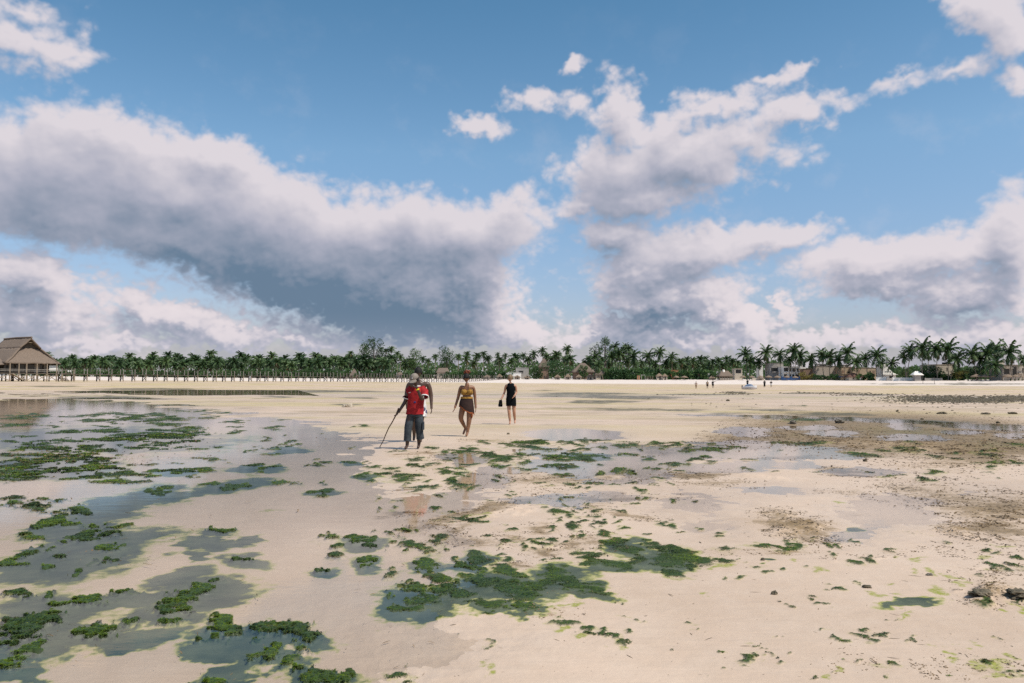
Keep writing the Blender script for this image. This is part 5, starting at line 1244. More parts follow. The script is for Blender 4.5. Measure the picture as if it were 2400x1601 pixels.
# ---- straw parasols
PAR = MB()
_r = []
for j, (rr, zz) in enumerate(((0.02, 0.98), (0.35, 0.72), (0.75, 0.36), (1.0, 0.06), (0.97, -0.10), (0.3, 0.50))):
    _r.append([Vector((rr * math.cos(a * 6.2832 / 14) * (1 + (0.05 if a % 2 else -0.03) * (j > 1)), rr * math.sin(a * 6.2832 / 14) * (1 + (0.05 if a % 2 else -0.03) * (j > 1)), zz + (0.03 * ((a * 7) % 5 - 2) if 1 < j < 5 else 0))) for a in range(14)])
PARM = PAR.rings(_r, cap=False).mesh('canopy', [STRAW]); PARP = MB().tube([(0, 0, -0.2), (0, 0, 1)], 0.09, 6).mesh('pole', [POLE])
def parasol(zn, x, yt, r, label, back=-4):
    px, py = zp(zn, x, yt); p = spot(px, back + random.uniform(-.8, .8)); h = hgt(px, py, p); rm = r / ZS * mpp(p)
    t = thing('straw_parasol', p, label, 'parasol', 'straw parasols along the beach', random.uniform(0, 6))
    place('canopy', PARM, t, (0, 0, max(h * 0.58, h - rm * 0.62)), sc=(rm, rm, min(h * 0.42, rm * 0.62))); place('pole', PARP, t, sc=(1, 1, h * 0.9))
for a in ((4,200,788,58,'small round straw parasol left of the wide one in front of the dark hedge'),(4,345,788,72,'wide straw parasol in front of the dark hedge'),(4,1420,783,58,'straw parasol right of the thatched beach bar'),(4,1580,786,55,'straw parasol left of the pale cabana'),(4,1745,783,62,'straw parasol right above the pale cabana'),
          (4,1890,782,66,'straw parasol below the large headed palm'),(4,2050,784,66,'straw parasol at the left end of the blue fence'),(4,2225,784,58,'straw parasol before the white villa, left one'),(5,500,790,60,'straw parasol before the white villa, right one'),
          (6,1475,756,100,'large straw parasol, first of the three at the right clump'),(6,1632,760,82,'bright straw parasol, middle of the three at the right clump'),(6,1755,764,72,'greyer straw parasol, last of the three at the right clump'),(6,2058,762,95,'grey straw parasol before the beige house, first'),(6,2195,764,72,'tan straw parasol before the beige house, second'),(6,2325,782,55,'low straw parasol cut by the right edge')):
    parasol(*a)
# ---- walls, fences, small things along the beach
def lowwall(zn, x0, x1, y0, back, label, mat, name='garden_wall', cat='wall', th=0.25):
    p, w, h, k = zbox(zn, x0, x1, y0, back); t = thing(name, p, label, cat)
    n = max(2, int(w / 3.2))
    MB().box((0, 0, h / 2 - 0.2), (w, th, h + 0.3)).build('wall_face', mat, t)
    for i in range(n + 1): MB().box((-w / 2 + w * i / n, -0.03, h / 2 - 0.15), (0.32, th + 0.14, h + 0.45)).build('pillar', mat, t)
lowwall(5, 1990, 2160, 815, -1, 'white garden wall left of the small palm group', WHITE)
lowwall(6, -60, 425, 822, -1, 'bright white garden wall in front of the white pavilion', WHITE)
lowwall(6, 535, 840, 832, -1, 'grey garden wall between palm trunks', GREYP)
lowwall(4, 1600, 1800, 830, -3.5, 'pale low cabana wall under the parasols', CREAM, 'cabana_wall', 'wall')
lowwall(5, 250, 580, 806, 0, 'blue tarpaulin fence in front of the white villa', BLUE, 'tarpaulin_fence', 'fence', 0.08)
p, w, h, k = zbox(5, 1280, 1440, 800, 0); t = thing('awning', p, 'blue awning on posts left of the red roofed hut', 'awning')
m = MB(); panel(m, (-w / 2, -1.2, h * .8), (w / 2, -1.2, h * .8), (w / 2, 1.2, h), (-w / 2, 1.2, h), 6, 3, 0.03, 0.05); m.build('canopy', BLUE, t)
for x in (-1, 1):
    for y in (-1, 1): MB().tube([(x * w * .47, y * 1.1, -0.2), (x * w * .47, y * 1.1, h * .84)], 0.06, 5).build('post', POLE, t)
p, w, h, k = zbox(3, 1518, 1560, 788, -3); t = thing('kiosk', p, 'narrow red brown kiosk on the sand before the hedge', 'kiosk')
MB().box((0, 0, h / 2), (w, w, h)).build('wall', ORANGE, t); MB().box((0, 0, h + 0.06), (w * 1.2, w * 1.2, 0.14)).build('roof', BROWNP, t); MB().box((0, -w / 2 - .03, h * .42), (w * .55, .06, h * .8)).build('door', BROWNP, t)
p, w, h, k = zbox(3, 1588, 1662, 782, -2); t = thing('gateway', p, 'square grey gateway frame right of the kiosk', 'gateway')
for x in (-1, 1): MB().box((x * w * .45, 0, h / 2), (0.28, 0.3, h)).build('post', GREYP, t)
MB().box((0, 0, h + 0.14), (w + 0.2, 0.34, 0.28)).build('lintel', GREYP, t)
p, w, h, k = zbox(3, 1670, 1800, 790, -1); t = thing('pergola', p, 'leafy pergola on thin posts between gateway and hut', 'pergola')
for i in range(4):
    for y in (-1.2, 1.2): MB().tube([(-w / 2 + w * i / 3, y, -.2), (-w / 2 + w * i / 3, y, h)], .07, 5).build('post', POLE, t)
link(bpy.data.objects.new('foliage', leaf_cloud([(w * (i / 5 - .5), 0, h, w * .16, 1.3, .3) for i in range(6)], 260, .22, HEDGE, 'foliage')), t)
for px, y0, y1, lab in ((2163, 884, 905, 'thin dark net pole on the sand, taller and left of the pair'), (2190, 884, 904, 'thin dark net pole on the sand, right of the pair')):
    p = spot(px, -38); h = hgt(px, y0, p); t = thing('net_pole', p, lab, 'pole', 'pair of net poles on the beach')
    MB().tube([(0, 0, -.3), (0, 0, h)], [.07, .06], 6).build('shaft', DARKW, t); MB().tube([(0, 0, h - .02), (0, 0, h + .05)], [.09, .03], 6).build('cap', DARKW, t)
px, py = zp(5, 1405, 640); p = spot(px, 1); h = hgt(px, py, p); t = thing('utility_pole', p, 'straight thin utility pole left of the red roofed hut', 'pole')
MB().tube([(0, 0, -.3), (0, 0, h)], [.13, .09], 6).build('shaft', BROWNP, t); MB().box((0, 0, h - .5), (1.1, .1, .12)).build('crossarm', BROWNP, t)

# ------------------------------------------------------------------ people
def skin(name, c, rough=0.5): return simple(name, c, tuple(v * 0.75 for v in c), 14.0, rough, 0.45)
SK_DARK = skin('deep_brown_skin', (0.060, 0.032, 0.021), 0.42); SK_MID = skin('brown_skin', (0.24, 0.115, 0.062)); SK_FAIR = skin('tanned_fair_skin', (0.48, 0.26, 0.17)); SK_DK2 = skin('dark_brown_skin', (0.085, 0.046, 0.030), 0.42)
EYEM = simple('eye', (0.02, 0.015, 0.012), None, 5, 0.3); LIPD = simple('dark_lips', (0.07, 0.025, 0.022), None, 5, 0.45); LIPF = simple('rose_lips', (0.32, 0.11, 0.09), None, 5, 0.45)
def cloth(name, c, c2=None): return simple(name, c, c2 or tuple(v * 0.72 for v in c), 9.0, 0.85, 0.2, bump=0.006)
RED = cloth('red_jersey', (0.42, 0.026, 0.028), (0.22, 0.012, 0.016)); WHT = cloth('white_cotton', (0.75, 0.73, 0.72)); SHORTS = cloth('grey_cargo_cloth', (0.060, 0.070, 0.080), (0.030, 0.038, 0.046))
CAPM = cloth('grey_felt', (0.24, 0.205, 0.175)); BLK = simple('black_jersey', (0.006, 0.008, 0.010), (0.004, 0.005, 0.006), 9.0, 0.9, 0.05); SAR = cloth('dark_brown_sarong', (0.040, 0.022, 0.018), (0.022, 0.013, 0.012)); YEL = simple('yellow_print', (0.40, 0.225, 0.045), (0.15, 0.075, 0.02), 26.0, 0.85, 0.2)
NAVY = cloth('navy_print', (0.03, 0.04, 0.16)); HAIRB = simple('black_hair', (0.010, 0.009, 0.008), None, 30, 0.7, bump=0.01); HAIRR = simple('red_dyed_hair', (0.22, 0.058, 0.024), (0.09, 0.022, 0.012), 20, 0.6, bump=0.01); HAIRG = simple('dark_blond_hair', (0.21, 0.145, 0.085), (0.11, 0.075, 0.045), 30, 0.5, bump=0.008)
YBAND = cloth('yellow_band', (0.75, 0.58, 0.03)); STICKM = simple('brown_stick', (0.15, 0.085, 0.045), (0.08, 0.045, 0.025), 8, 0.7); ORED = cloth('orange_red_trim', (0.27, 0.075, 0.025)); TANC = cloth('tan_cloth', (0.30, 0.20, 0.13))

def skin_body(J, rad, edges, chains=(), levels=2):
    """one continuous skin grown over a skeleton; returns a mesh"""
    names = list(J); idx = {n: i for i, n in enumerate(names)}
    V = [tuple(J[n]) for n in names]; E = [(idx[a], idx[b]) for a, b in edges]; Rr = [rad[n] for n in names]; roots = [idx['pelvis']]
    for pts, rs in chains:
        b = len(V); V += [tuple(p) for p in pts]; Rr += list(rs); E += [(b + i, b + i + 1) for i in range(len(pts) - 1)]; roots.append(b)
    me = bpy.data.meshes.new('skeleton'); me.from_pydata(V, E, [])
    o = bpy.data.objects.new('skeleton', me); COL.objects.link(o)
    md = o.modifiers.new('Skin', 'SKIN'); md.use_smooth_shade = True; md.branch_smoothing = 0.6
    sv = me.skin_vertices[0].data if len(me.skin_vertices) else None
    for i, r in enumerate(Rr):
        rr = r if hasattr(r, '__len__') else (r, r)
        sv[i].radius = rr; sv[i].use_root = i in roots
    sb = o.modifiers.new('Subsurf', 'SUBSURF'); sb.levels = levels; sb.render_levels = levels
    dg = bpy.context.evaluated_depsgraph_get(); dg.update()
    out = bpy.data.meshes.new_from_object(o.evaluated_get(dg))
    bpy.data.objects.remove(o); bpy.data.meshes.remove(me)
    return out
def head_geo(mb, c, s, rot, eyes=True):
    """head with face: skull, jaw, nose, ears, eyes and mouth (material slots 0 skin, 1 eye, 2 lips)"""
    n, m = 16, 12; rings = []
    for j in range(m + 1):
        ph = math.pi * j / m; z = -math.cos(ph); rr = math.sin(ph) ** 0.9
        ring = []
        for k in range(n):
            a = 2 * math.pi * k / n; x = math.sin(a) * rr; y = -math.cos(a) * rr      # k = 0 faces -y
            jw = 1.0 - 0.30 * max(0, -z - 0.1)
            px, py, pz = x * 0.074 * jw, y * 0.096 - (0.010 * max(0, -z) if y < 0 else -0.012 * max(0, z)), z * 0.118
            if y < -0.5 and abs(x) < 0.5 and -0.45 < z < 0.25:       # nose, brow
                if k == 0: py -= 0.018 * (1 - abs(z + 0.12) / 0.4)
            if y < -0.3 and 0.0 < z < 0.25 and 0.2 < abs(x) < 0.7: py += 0.008
            ring.append(c + rot @ Vector((px, py, pz)) * s)
        rings.append(ring)
    mb.rings(rings, 0, cap=True)
    for sx in (-1, 1):
        e = c + rot @ Vector((sx * 0.076, 0.008, -0.005)) * s
        mb.rings([[e + rot @ Vector((sx * 0.006 * q, 0.018 * w * math.cos(a), 0.032 * w * math.sin(a))) * s for a in [i * 1.0472 for i in range(6)]] for q, w in ((-1.2, 0.9), (0.6, 1.0), (1.6, 0.55))], 0)
        if eyes:
            p = c + rot @ Vector((sx * 0.031, -0.088, 0.010)) * s
            mb.rings([[p + rot @ Vector((0.014 * w * math.cos(a), -0.006 * q, 0.0065 * w * math.sin(a))) * s for a in [i * 1.0472 for i in range(6)]] for q, w in ((-0.5, 1.0), (0.6, 0.8), (1.0, 0.3))], 1)
    p = c + rot @ Vector((0, -0.094, -0.058)) * s
    mb.rings([[p + rot @ Vector((0.026 * w * math.cos(a), -0.005 * q, 0.009 * w * math.sin(a))) * s for a in [i * 0.7854 for i in range(8)]] for q, w in ((-0.6, 1.0), (0.6, 0.85), (1.2, 0.35))], 2)
def hand_chains(wrist, elbow, s=1.0, curl=0.5, thumb=Vector((0, -1, 0))):
    """palm and five unequal, bent fingers"""
    d = (wrist - elbow).normalized(); th = (thumb - d * thumb.dot(d)).normalized(); nrm = d.cross(th)
    ch = []
    for k, (off, ln) in enumerate(((0.026, .072), (0.009, .082), (-0.009, .076), (-0.025, .060))):
        b = wrist + d * 0.055 * s + th * off * s
        d1 = (d + nrm * curl * 0.35).normalized(); d2 = (d + nrm * curl).normalized()
        ch.append(([b, b + d * 0.03 * s, b + d * 0.03 * s + d1 * ln * 0.55 * s, b + d * 0.03 * s + d1 * ln * 0.55 * s + d2 * ln * 0.5 * s], (0.012 * s, 0.0105 * s, 0.009 * s, 0.007 * s)))
    b = wrist + d * 0.025 * s + th * 0.022 * s
    ch.append(([b, b + (d * 0.6 + th * 0.8).normalized() * 0.035 * s, b + (d * 0.6 + th * 0.8).normalized() * 0.035 * s + (d + th * 0.25).normalized() * 0.032 * s], (0.013 * s, 0.011 * s, 0.0085 * s)))
    return ch
EDG = [('pelvis', 'belly'), ('belly', 'chest'), ('chest', 'neck0'), ('neck0', 'neck1'), ('pelvis', 'hipA'), ('hipA', 'kneeA'), ('kneeA', 'calfA'), ('calfA', 'ankleA'), ('ankleA', 'toeA'), ('pelvis', 'hipB'), ('hipB', 'kneeB'), ('kneeB', 'calfB'), ('calfB', 'ankleB'), ('ankleB', 'toeB'),
       ('chest', 'shA'), ('shA', 'elA'), ('elA', 'wrA'), ('wrA', 'palmA'), ('chest', 'shB'), ('shB', 'elB'), ('elB', 'wrB'), ('wrB', 'palmB')]
BASER = dict(pelvis=(.135, .105), belly=(.125, .10), chest=(.150, .11), neck0=.062, neck1=.052, hip=.098, knee=.060, calf=.060, ankle=.038, toe=.030, sh=.060, el=.044, wr=.031, palm=.036)
def body(J, mat, lips, k=1.0, rad={}, head=None, hs=1.0, hrot=None, levels=2, fingers=True, curls=(0.5, 0.5), thumbs=(Vector((0, -1, 0)), Vector((0, -1, 0)))):
    J = {n: Vector(v) for n, v in J.items()}
    for a in 'AB':
        J.setdefault('calf' + a, J['knee' + a].lerp(J['ankle' + a], 0.32) + Vector((0, 0.015, 0)))
        J['palm' + a] = J['wr' + a] + (J['wr' + a] - J['el' + a]).normalized() * 0.055 * k
    r = {}
    for n in J:
        b = BASER.get(n, BASER.get(n[:-1])); b = rad.get(n, rad.get(n[:-1], b)); r[n] = tuple(v * k for v in b) if hasattr(b, '__len__') else b * k
    ch = []
    if fingers:
        for i, a in enumerate('AB'): ch += hand_chains(J['wr' + a], J['el' + a], k, curls[i], thumbs[i])
    me = skin_body(J, r, EDG, ch, levels)
    mb = MB()
    if head is not None: head_geo(mb, Vector(head), hs, hrot or Matrix.Identity(3))
    hm = mb.mesh('head', [mat, EYEM, lips])
    bm = bmesh.new(); bm.from_mesh(me)
    for f in bm.faces: f.material_index = 0; f.smooth = True
    bm.from_mesh(hm); me2 = bpy.data.meshes.new('body'); bm.to_mesh(me2); bm.free()
    for m in (mat, EYEM, lips): me2.materials.append(m)
    bpy.data.meshes.remove(me); bpy.data.meshes.remove(hm)
    return me2, J
def oval(c, rx, ry, n=18, rot=None, wob=0.0):
    c = Vector(c); return [c + (rot or Matrix.Identity(3)) @ Vector((rx * math.cos(6.2832 * i / n), ry * math.sin(6.2832 * i / n), random.uniform(-wob, wob))) for i in range(n)]
def sleeve(mb, pts, rs, mi=0, n=10):
    """open tube of cloth round a limb"""
    mb.tube(pts, rs, n, mi, cap=False)
def hair_cap(mb, c, s, rot, front=0.35, thick=0.014, mi=0, low=-0.55):
    rings = []
    for j in range(9):
        ph = math.pi * (0.02 + 0.62 * j / 8)
        ring = []
        for k in range(16):
            a = 2 * math.pi * k / 16; y = -math.cos(a)
            p2 = ph * (1.0 if y > -0.2 else 0.66 + front * 0.3) + 0.03 * math.sin(k * 2.3 + j)
            ring.append(c + rot @ Vector((math.sin(a) * math.sin(p2) * (0.078 + thick), y * math.sin(p2) * (0.097 + thick), math.cos(p2) * (0.119 + thick))) * s)
        rings.append(ring)
    mb.rings(rings, mi, cap=False)
def rot(yaw=0, pitch=0, roll=0): return Matrix.Rotation(R(yaw), 3, 'Z') @ Matrix.Rotation(R(pitch), 3, 'X') @ Matrix.Rotation(R(roll), 3, 'Y')
def at_ground(px, py):
    x, y = ground_pts(np.array([float(px)]), np.array([float(py)])); z = flat_height(x, y)
    return Vector((float(x[0]), float(y[0]), float(z[0])))

def guide():
    p = at_ground(966, 1054); 
    t = tag(empty('person', p), 'man in red football shirt and grey cap wiping his face, holding a stick', 'person', 'people walking across the flat')
    J = dict(pelvis=(.055, .02, .86), belly=(.065, .02, 1.00), chest=(.085, .00, 1.18), neck0=(.095, -.05, 1.34), neck1=(.085, -.11, 1.42),
             hipA=(-.035, .02, .80), kneeA=(-.085, -.07, .45), ankleA=(-.105, -.02, .075), toeA=(-.125, -.17, .028), hipB=(.135, .02, .80), kneeB=(.130, .03, .45), ankleB=(.130, .12, .09), toeB=(.125, -.02, .028),
             shA=(-.075, .0, 1.27), elA=(-.165, .04, 1.01), wrA=(-.275, -.06, .815), shB=(.245, -.02, 1.27), elB=(.225, -.22, 1.05), wrB=(.125, -.27, 1.30))
    hc = Vector((.062, -.175, 1.485)); hr = rot(-18, 24, 0)
    me, J = body(J, SK_DARK, LIPD, 0.97, head=hc, hs=0.98, hrot=hr, curls=(0.9, 0.8), thumbs=(Vector((0, -1, 0.2)), Vector((-1, 0, 0))))
    link(bpy.data.objects.new('body', me), t)
    m = MB()
    m.rings([oval(c, a, b, 20, wob=w) for c, a, b, w in (((.045, .02, .745), .192, .140, .008), ((.05, .02, .80), .188, .138, .004), ((.06, .015, .93), .176, .130, .004), ((.07, .01, 1.06), .180, .132, .004), ((.08, .0, 1.18), .190, .136, 0), ((.088, -.01, 1.26), .180, .122, 0), ((.092, -.03, 1.315), .115, .092, 0), ((.094, -.045, 1.345), .075, .070, 0))], 0, cap=False)
    sleeve(m, [(.19, -.01, 1.275), (.255, -.05, 1.225), (.262, -.12, 1.13)], [.098, .092, .090], 0); sleeve(m, [(-.02, 0, 1.275), (-.09, .005, 1.225), (-.135, .02, 1.10)], [.098, .090, .085], 0)
    m.build('shirt', RED, t)
    m = MB(); sleeve(m, [(.262, -.118, 1.130), (.263, -.130, 1.112)], [.0925, .091]); sleeve(m, [(-.135, .020, 1.100), (-.140, .023, 1.082)], [.0875, .0875])
    m.rings([oval((.094, -.045, 1.335), .080, .074), oval((.095, -.048, 1.362), .074, .069)], 0, cap=False); m.build('shirt_trim', WHT, t)
    m = MB(); m.rings([oval((-.06 + .001, -.118, 1.20), .020, .006, 8), oval((-.045, -.121, 1.215), .024, .005, 8)], 0); m.build('chest_badge', WHT, t)
    m = MB(); m.rings([oval((.06, -.117, .985), .026, .006, 10), oval((.06, -.117, 1.02), .022, .006, 10)], 0); m.build('shirt_print', NAVY, t)
    m = MB()
    m.rings([oval((.055, .02, .85), .160, .122), oval((.055, .02, .78), .166, .124), oval((.052, .02, .70), .168, .122)], 0, cap=False)
    m.tube([(-.03, .01, .74), (-.060, -.01, .60), (-.082, -.05, .46), (-.092, -.045, .32), (-.098, -.03, .19)], [.086, .088, .084, .078, .082], 14, 0, cap=False)
    m.tube([(.13, .02, .74), (.138, .02, .60), (.138, .035, .46), (.150, .075, .33), (.160, .10, .22)], [.086, .090, .086, .078, .086], 14, 0, cap=False)
    m.build('shorts', SHORTS, t)
    m = MB(); m.box((.232, .02, .50), (.030, .15, .17)); m.build('cargo_pocket', SHORTS, t)
    m = MB(); hair_cap(m, hc, 1.0, hr, thick=0.008); m.build('hair', HAIRB, t)
    m = MB()
    R_ = []
    for j in range(8):
        ph = math.pi * (0.01 + 0.47 * j / 7); R_.append([hc + hr @ Vector((math.sin(6.2832 * k / 18) * math.sin(ph) * .092, -math.cos(6.2832 * k / 18) * math.sin(ph) * .113, .03 + math.cos(ph) * .108)) for k in range(18)])
    m.rings(R_, 0, cap=True)
    br = [[], []]
    for q, zz in ((0, .012), (1, -.002)):
        for rr in (0.62, 1.0, 1.30, 1.62):
            br[q].append([hc + hr @ Vector((math.sin(a) * .088 * min(1.0, rr), -.055 - math.cos(a) * .075 * rr - .03 * (rr - 0.6), .034 + zz - .035 * (rr - 0.6))) for a in [(-1.25 + 2.5 * i / 10) for i in range(11)]])
    m.rings(br[0], 0, cap=False, closed=False); m.rings(list(reversed(br[1])), 0, cap=False, closed=False)
    m.build('cap', CAPM, t)
    m = MB(); q = hc + hr @ Vector((0, -.112, .075)); m.rings([[q + hr @ Vector((.016 * w * math.cos(a * .7854), -.004 * d, .014 * w * math.sin(a * .7854))) for a in range(8)] for d, w in ((-1, 1), (.8, 1), (1, .4))]); m.build('cap_badge', WHT, t)
    w_, e_ = J['wrB'], J['elB']; d = (w_ - e_).normalized(); MB().tube([w_ - d * .035, w_ - d * .008], [.038, .036], 12, cap=False).build('wristband', YBAND, t)
    # the stick is a thing of its own, held in the right hand
    b = at_ground(890, 1048); top = p + J['palmA'] + Vector((0.02, -.02, .10)); st = tag(empty('walking_stick', b), 'long thin wooden stick held by the man in red, its tip on the sand', 'stick')
    rel = top - b; MB().tube([rel * (i / 6) + Vector((.012 * math.sin(i * 1.7), .01 * math.cos(i * 2.1), 0)) for i in range(7)], [.009, .010, .011, .012, .013, .014, .015], 7).build('shaft', STICKM, st)
def bather():
    p = at_ground(977, 1037)
    t = tag(empty('person', p), 'bare chested man in white printed shorts walking behind the man in red', 'person', 'people walking across the flat')
    J = dict(pelvis=(.02, .02, .93), belly=(.02, .02, 1.08), chest=(.03, .0, 1.28), neck0=(.03, -.02, 1.46), neck1=(.03, -.04, 1.53), hipA=(-.08, .02, .88), kneeA=(-.09, .06, .48), ankleA=(-.09, .22, .12), toeA=(-.09, .10, .03), hipB=(.11, .02, .88), kneeB=(.11, -.06, .48), ankleB=(.10, -.04, .075), toeB=(.11, -.18, .028),
             shA=(-.20, .0, 1.40), elA=(-.27, .06, 1.09), wrA=(-.24, .02, .82), shB=(.255, .0, 1.40), elB=(.325, .03, 1.10), wrB=(.345, -.05, .83))
    hc = Vector((.025, -.07, 1.655)); hr = rot(5, 10, 0)
    me, J = body(J, SK_DK2, LIPD, 1.0, rad=dict(chest=(.19, .125), belly=(.15, .115), sh=.078, el=.053), head=hc, hs=1.02, hrot=hr); link(bpy.data.objects.new('body', me), t)
    m = MB(); hair_cap(m, hc, 1.04, hr, thick=0.014); m.build('hair', HAIRB, t)
    m = MB(); m.rings([oval((.02, .02, 1.06), .165, .125), oval((.02, .02, .95), .178, .132), oval((.02, .02, .84), .190, .138)], 0, cap=False)
    m.tube([(-.075, .02, .90), (-.085, .03, .74), (-.09, .05, .60)], [.112, .116, .118], 14, cap=False); m.tube([(.105, .02, .90), (.11, -.01, .74), (.112, -.035, .60)], [.112, .116, .118], 14, cap=False); m.build('shorts', WHT, t)
    m = MB()
    for k in range(14):
        z = random.uniform(.62, .84); a = random.uniform(-.6, 1.2); q = Vector((.110 + .121 * math.sin(a + .6), -.01 - .121 * math.cos(a + .6), z))
        m.box(q, (.02, .012, .035), rz=a)
    m.build('shorts_print', NAVY, t)
def sarong_woman():
    p = at_ground(1094, 1025)
    t = tag(empty('person', p), 'woman with red topknot in yellow bikini top and brown sarong walking barefoot', 'person', 'people walking across the flat')
    J = dict(pelvis=(-.01, .02, .86), belly=(-.01, .0, 1.00), chest=(-.005, -.01, 1.18), neck0=(0, -.01, 1.355), neck1=(0, -.03, 1.42), hipA=(-.105, .02, .81), kneeA=(-.165, -.03, .47), ankleA=(-.045, .20, .20), toeA=(-.105, .10, .045), hipB=(.085, .02, .81), kneeB=(.060, -.03, .42), ankleB=(.012, -.02, .085), toeB=(-.005, -.16, .028),
             shA=(-.165, .0, 1.30), elA=(-.235, .05, 1.01), wrA=(-.305, -.02, .775), shB=(.165, .0, 1.30), elB=(.205, .05, 1.02), wrB=(.225, .0, .78))
    hc = Vector((-.015, -.055, 1.525)); hr = rot(-8, 8, 2)
    me, J = body(J, SK_MID, LIPD, 0.97, rad=dict(pelvis=(.165, .13), belly=(.135, .105), chest=(.145, .11), hip=.118, knee=.070, calf=.064, sh=.058, el=.042), head=hc, hs=0.96, hrot=hr); link(bpy.data.objects.new('body', me), t)
    m = MB()
    for sx, c in ((-1, (-.078, -.105, 1.155)), (1, (.075, -.105, 1.155))):
        m.rings([[Vector(c) + Vector((.080 * w * math.cos(a * .5236), -.045 * q, .068 * w * math.sin(a * .5236))) for a in range(12)] for q, w in ((-1.4, 1.12), (-.2, 1.08), (.6, .8), (1.0, .4), (1.1, .08))], 0, cap=True)
    m.rings([oval((-.005, -.005, 1.085), .150, .122), oval((-.005, -.005, 1.105), .154, .125)], 0, cap=False)
    m.tube([(.075, -.125, 1.20), (.05, -.09, 1.33), (.03, .0, 1.40)], .005, 5); m.tube([(-.078, -.125, 1.20), (-.05, -.09, 1.33), (-.03, .0, 1.40)], .005, 5); m.build('bikini_top', YEL, t)
    m = MB(); rows = []
    for q in range(9):
        f = q / 8; ring = []
        for i in range(28):
            a = 6.2832 * i / 28; x = math.cos(a); y = math.sin(a); u = (x + 1) / 2
            low = .80 - .23 * u * (1 if y < 0.2 else .9) - .02 * math.sin(3 * a); z = 1.005 + (low - 1.005) * f; w = .152 + .050 * math.sin(min(1.3, f * 1.5)) ; ring.append(Vector((-.008 + x * w, .005 + y * (w - .03), z + .006 * math.sin(9 * a + q))))
        rows.append(ring)
    m.rings(rows, 0, cap=False); m.build('sarong', SAR, t)
    m = MB(); m.rings([[v + Vector((v.x * .02, (v.y) * .02, .012)) for v in rows[-1]], [v + Vector((v.x * .03, v.y * .03, -.018)) for v in rows[-1]]], 0, cap=False); m.build('sarong_trim', ORED, t)
    m = MB(); m.rings([oval((-.008, .0, 1.035), .157, .128), oval((-.008, .0, .985), .160, .132)], 0, cap=False); m.build('waist_sash', YEL, t)
    m = MB(); m.tube([(.12, -.07, .62), (.135, -.08, .55), (.13, -.075, .48)], [.022, .030, .012], 7); m.build('sarong_tail', ORED, t)
    m = MB(); hair_cap(m, hc, 1.0, hr, thick=0.012, front=0.2); m.build('hair', HAIRB, t)
    m = MB(); c = Vector((-.008, -.03, 1.675))
    for k in range(46):
        v = Vector((random.gauss(0, 1), random.gauss(0, 1), random.gauss(0, 1))).normalized(); q = c + Vector((v.x * .072, v.y * .065, v.z * .045)); m.rings([[q + Vector((random.uniform(.016, .026) * math.cos(a * 1.0472), random.uniform(.016, .026) * math.sin(a * 1.0472), dz)) for a in range(6)] for dz in (-.018, 0, .018)])
    m.rings([oval((-.012, -.03, 1.61), .045, .045, 10), oval((-.008, -.03, 1.64), .06, .055, 10), oval((-.008, -.03, 1.69), .065, .058, 10), oval((-.008, -.03, 1.72), .03, .03, 10)]); m.build('topknot', HAIRR, t)
    m = MB()
    for sx in (-1, 1):
        q = hc + hr @ Vector((sx * .034, -.100, .012)) * .96; m.rings([[q + hr @ Vector((.030 * w * math.cos(a * .7854), -.006 * d, .022 * w * math.sin(a * .7854))) for a in range(8)] for d, w in ((-1, 1), (.6, .95), (1, .5))])
        m.tube([hc + hr @ Vector((sx * .062, -.090, .018)) * .96, hc + hr @ Vector((sx * .082, .0, .012)) * .96], .004, 4)
    m.box(hc + hr @ Vector((0, -.104, .018)) * .96, (.02, .006, .006)); m.build('sunglasses', BLK, t)
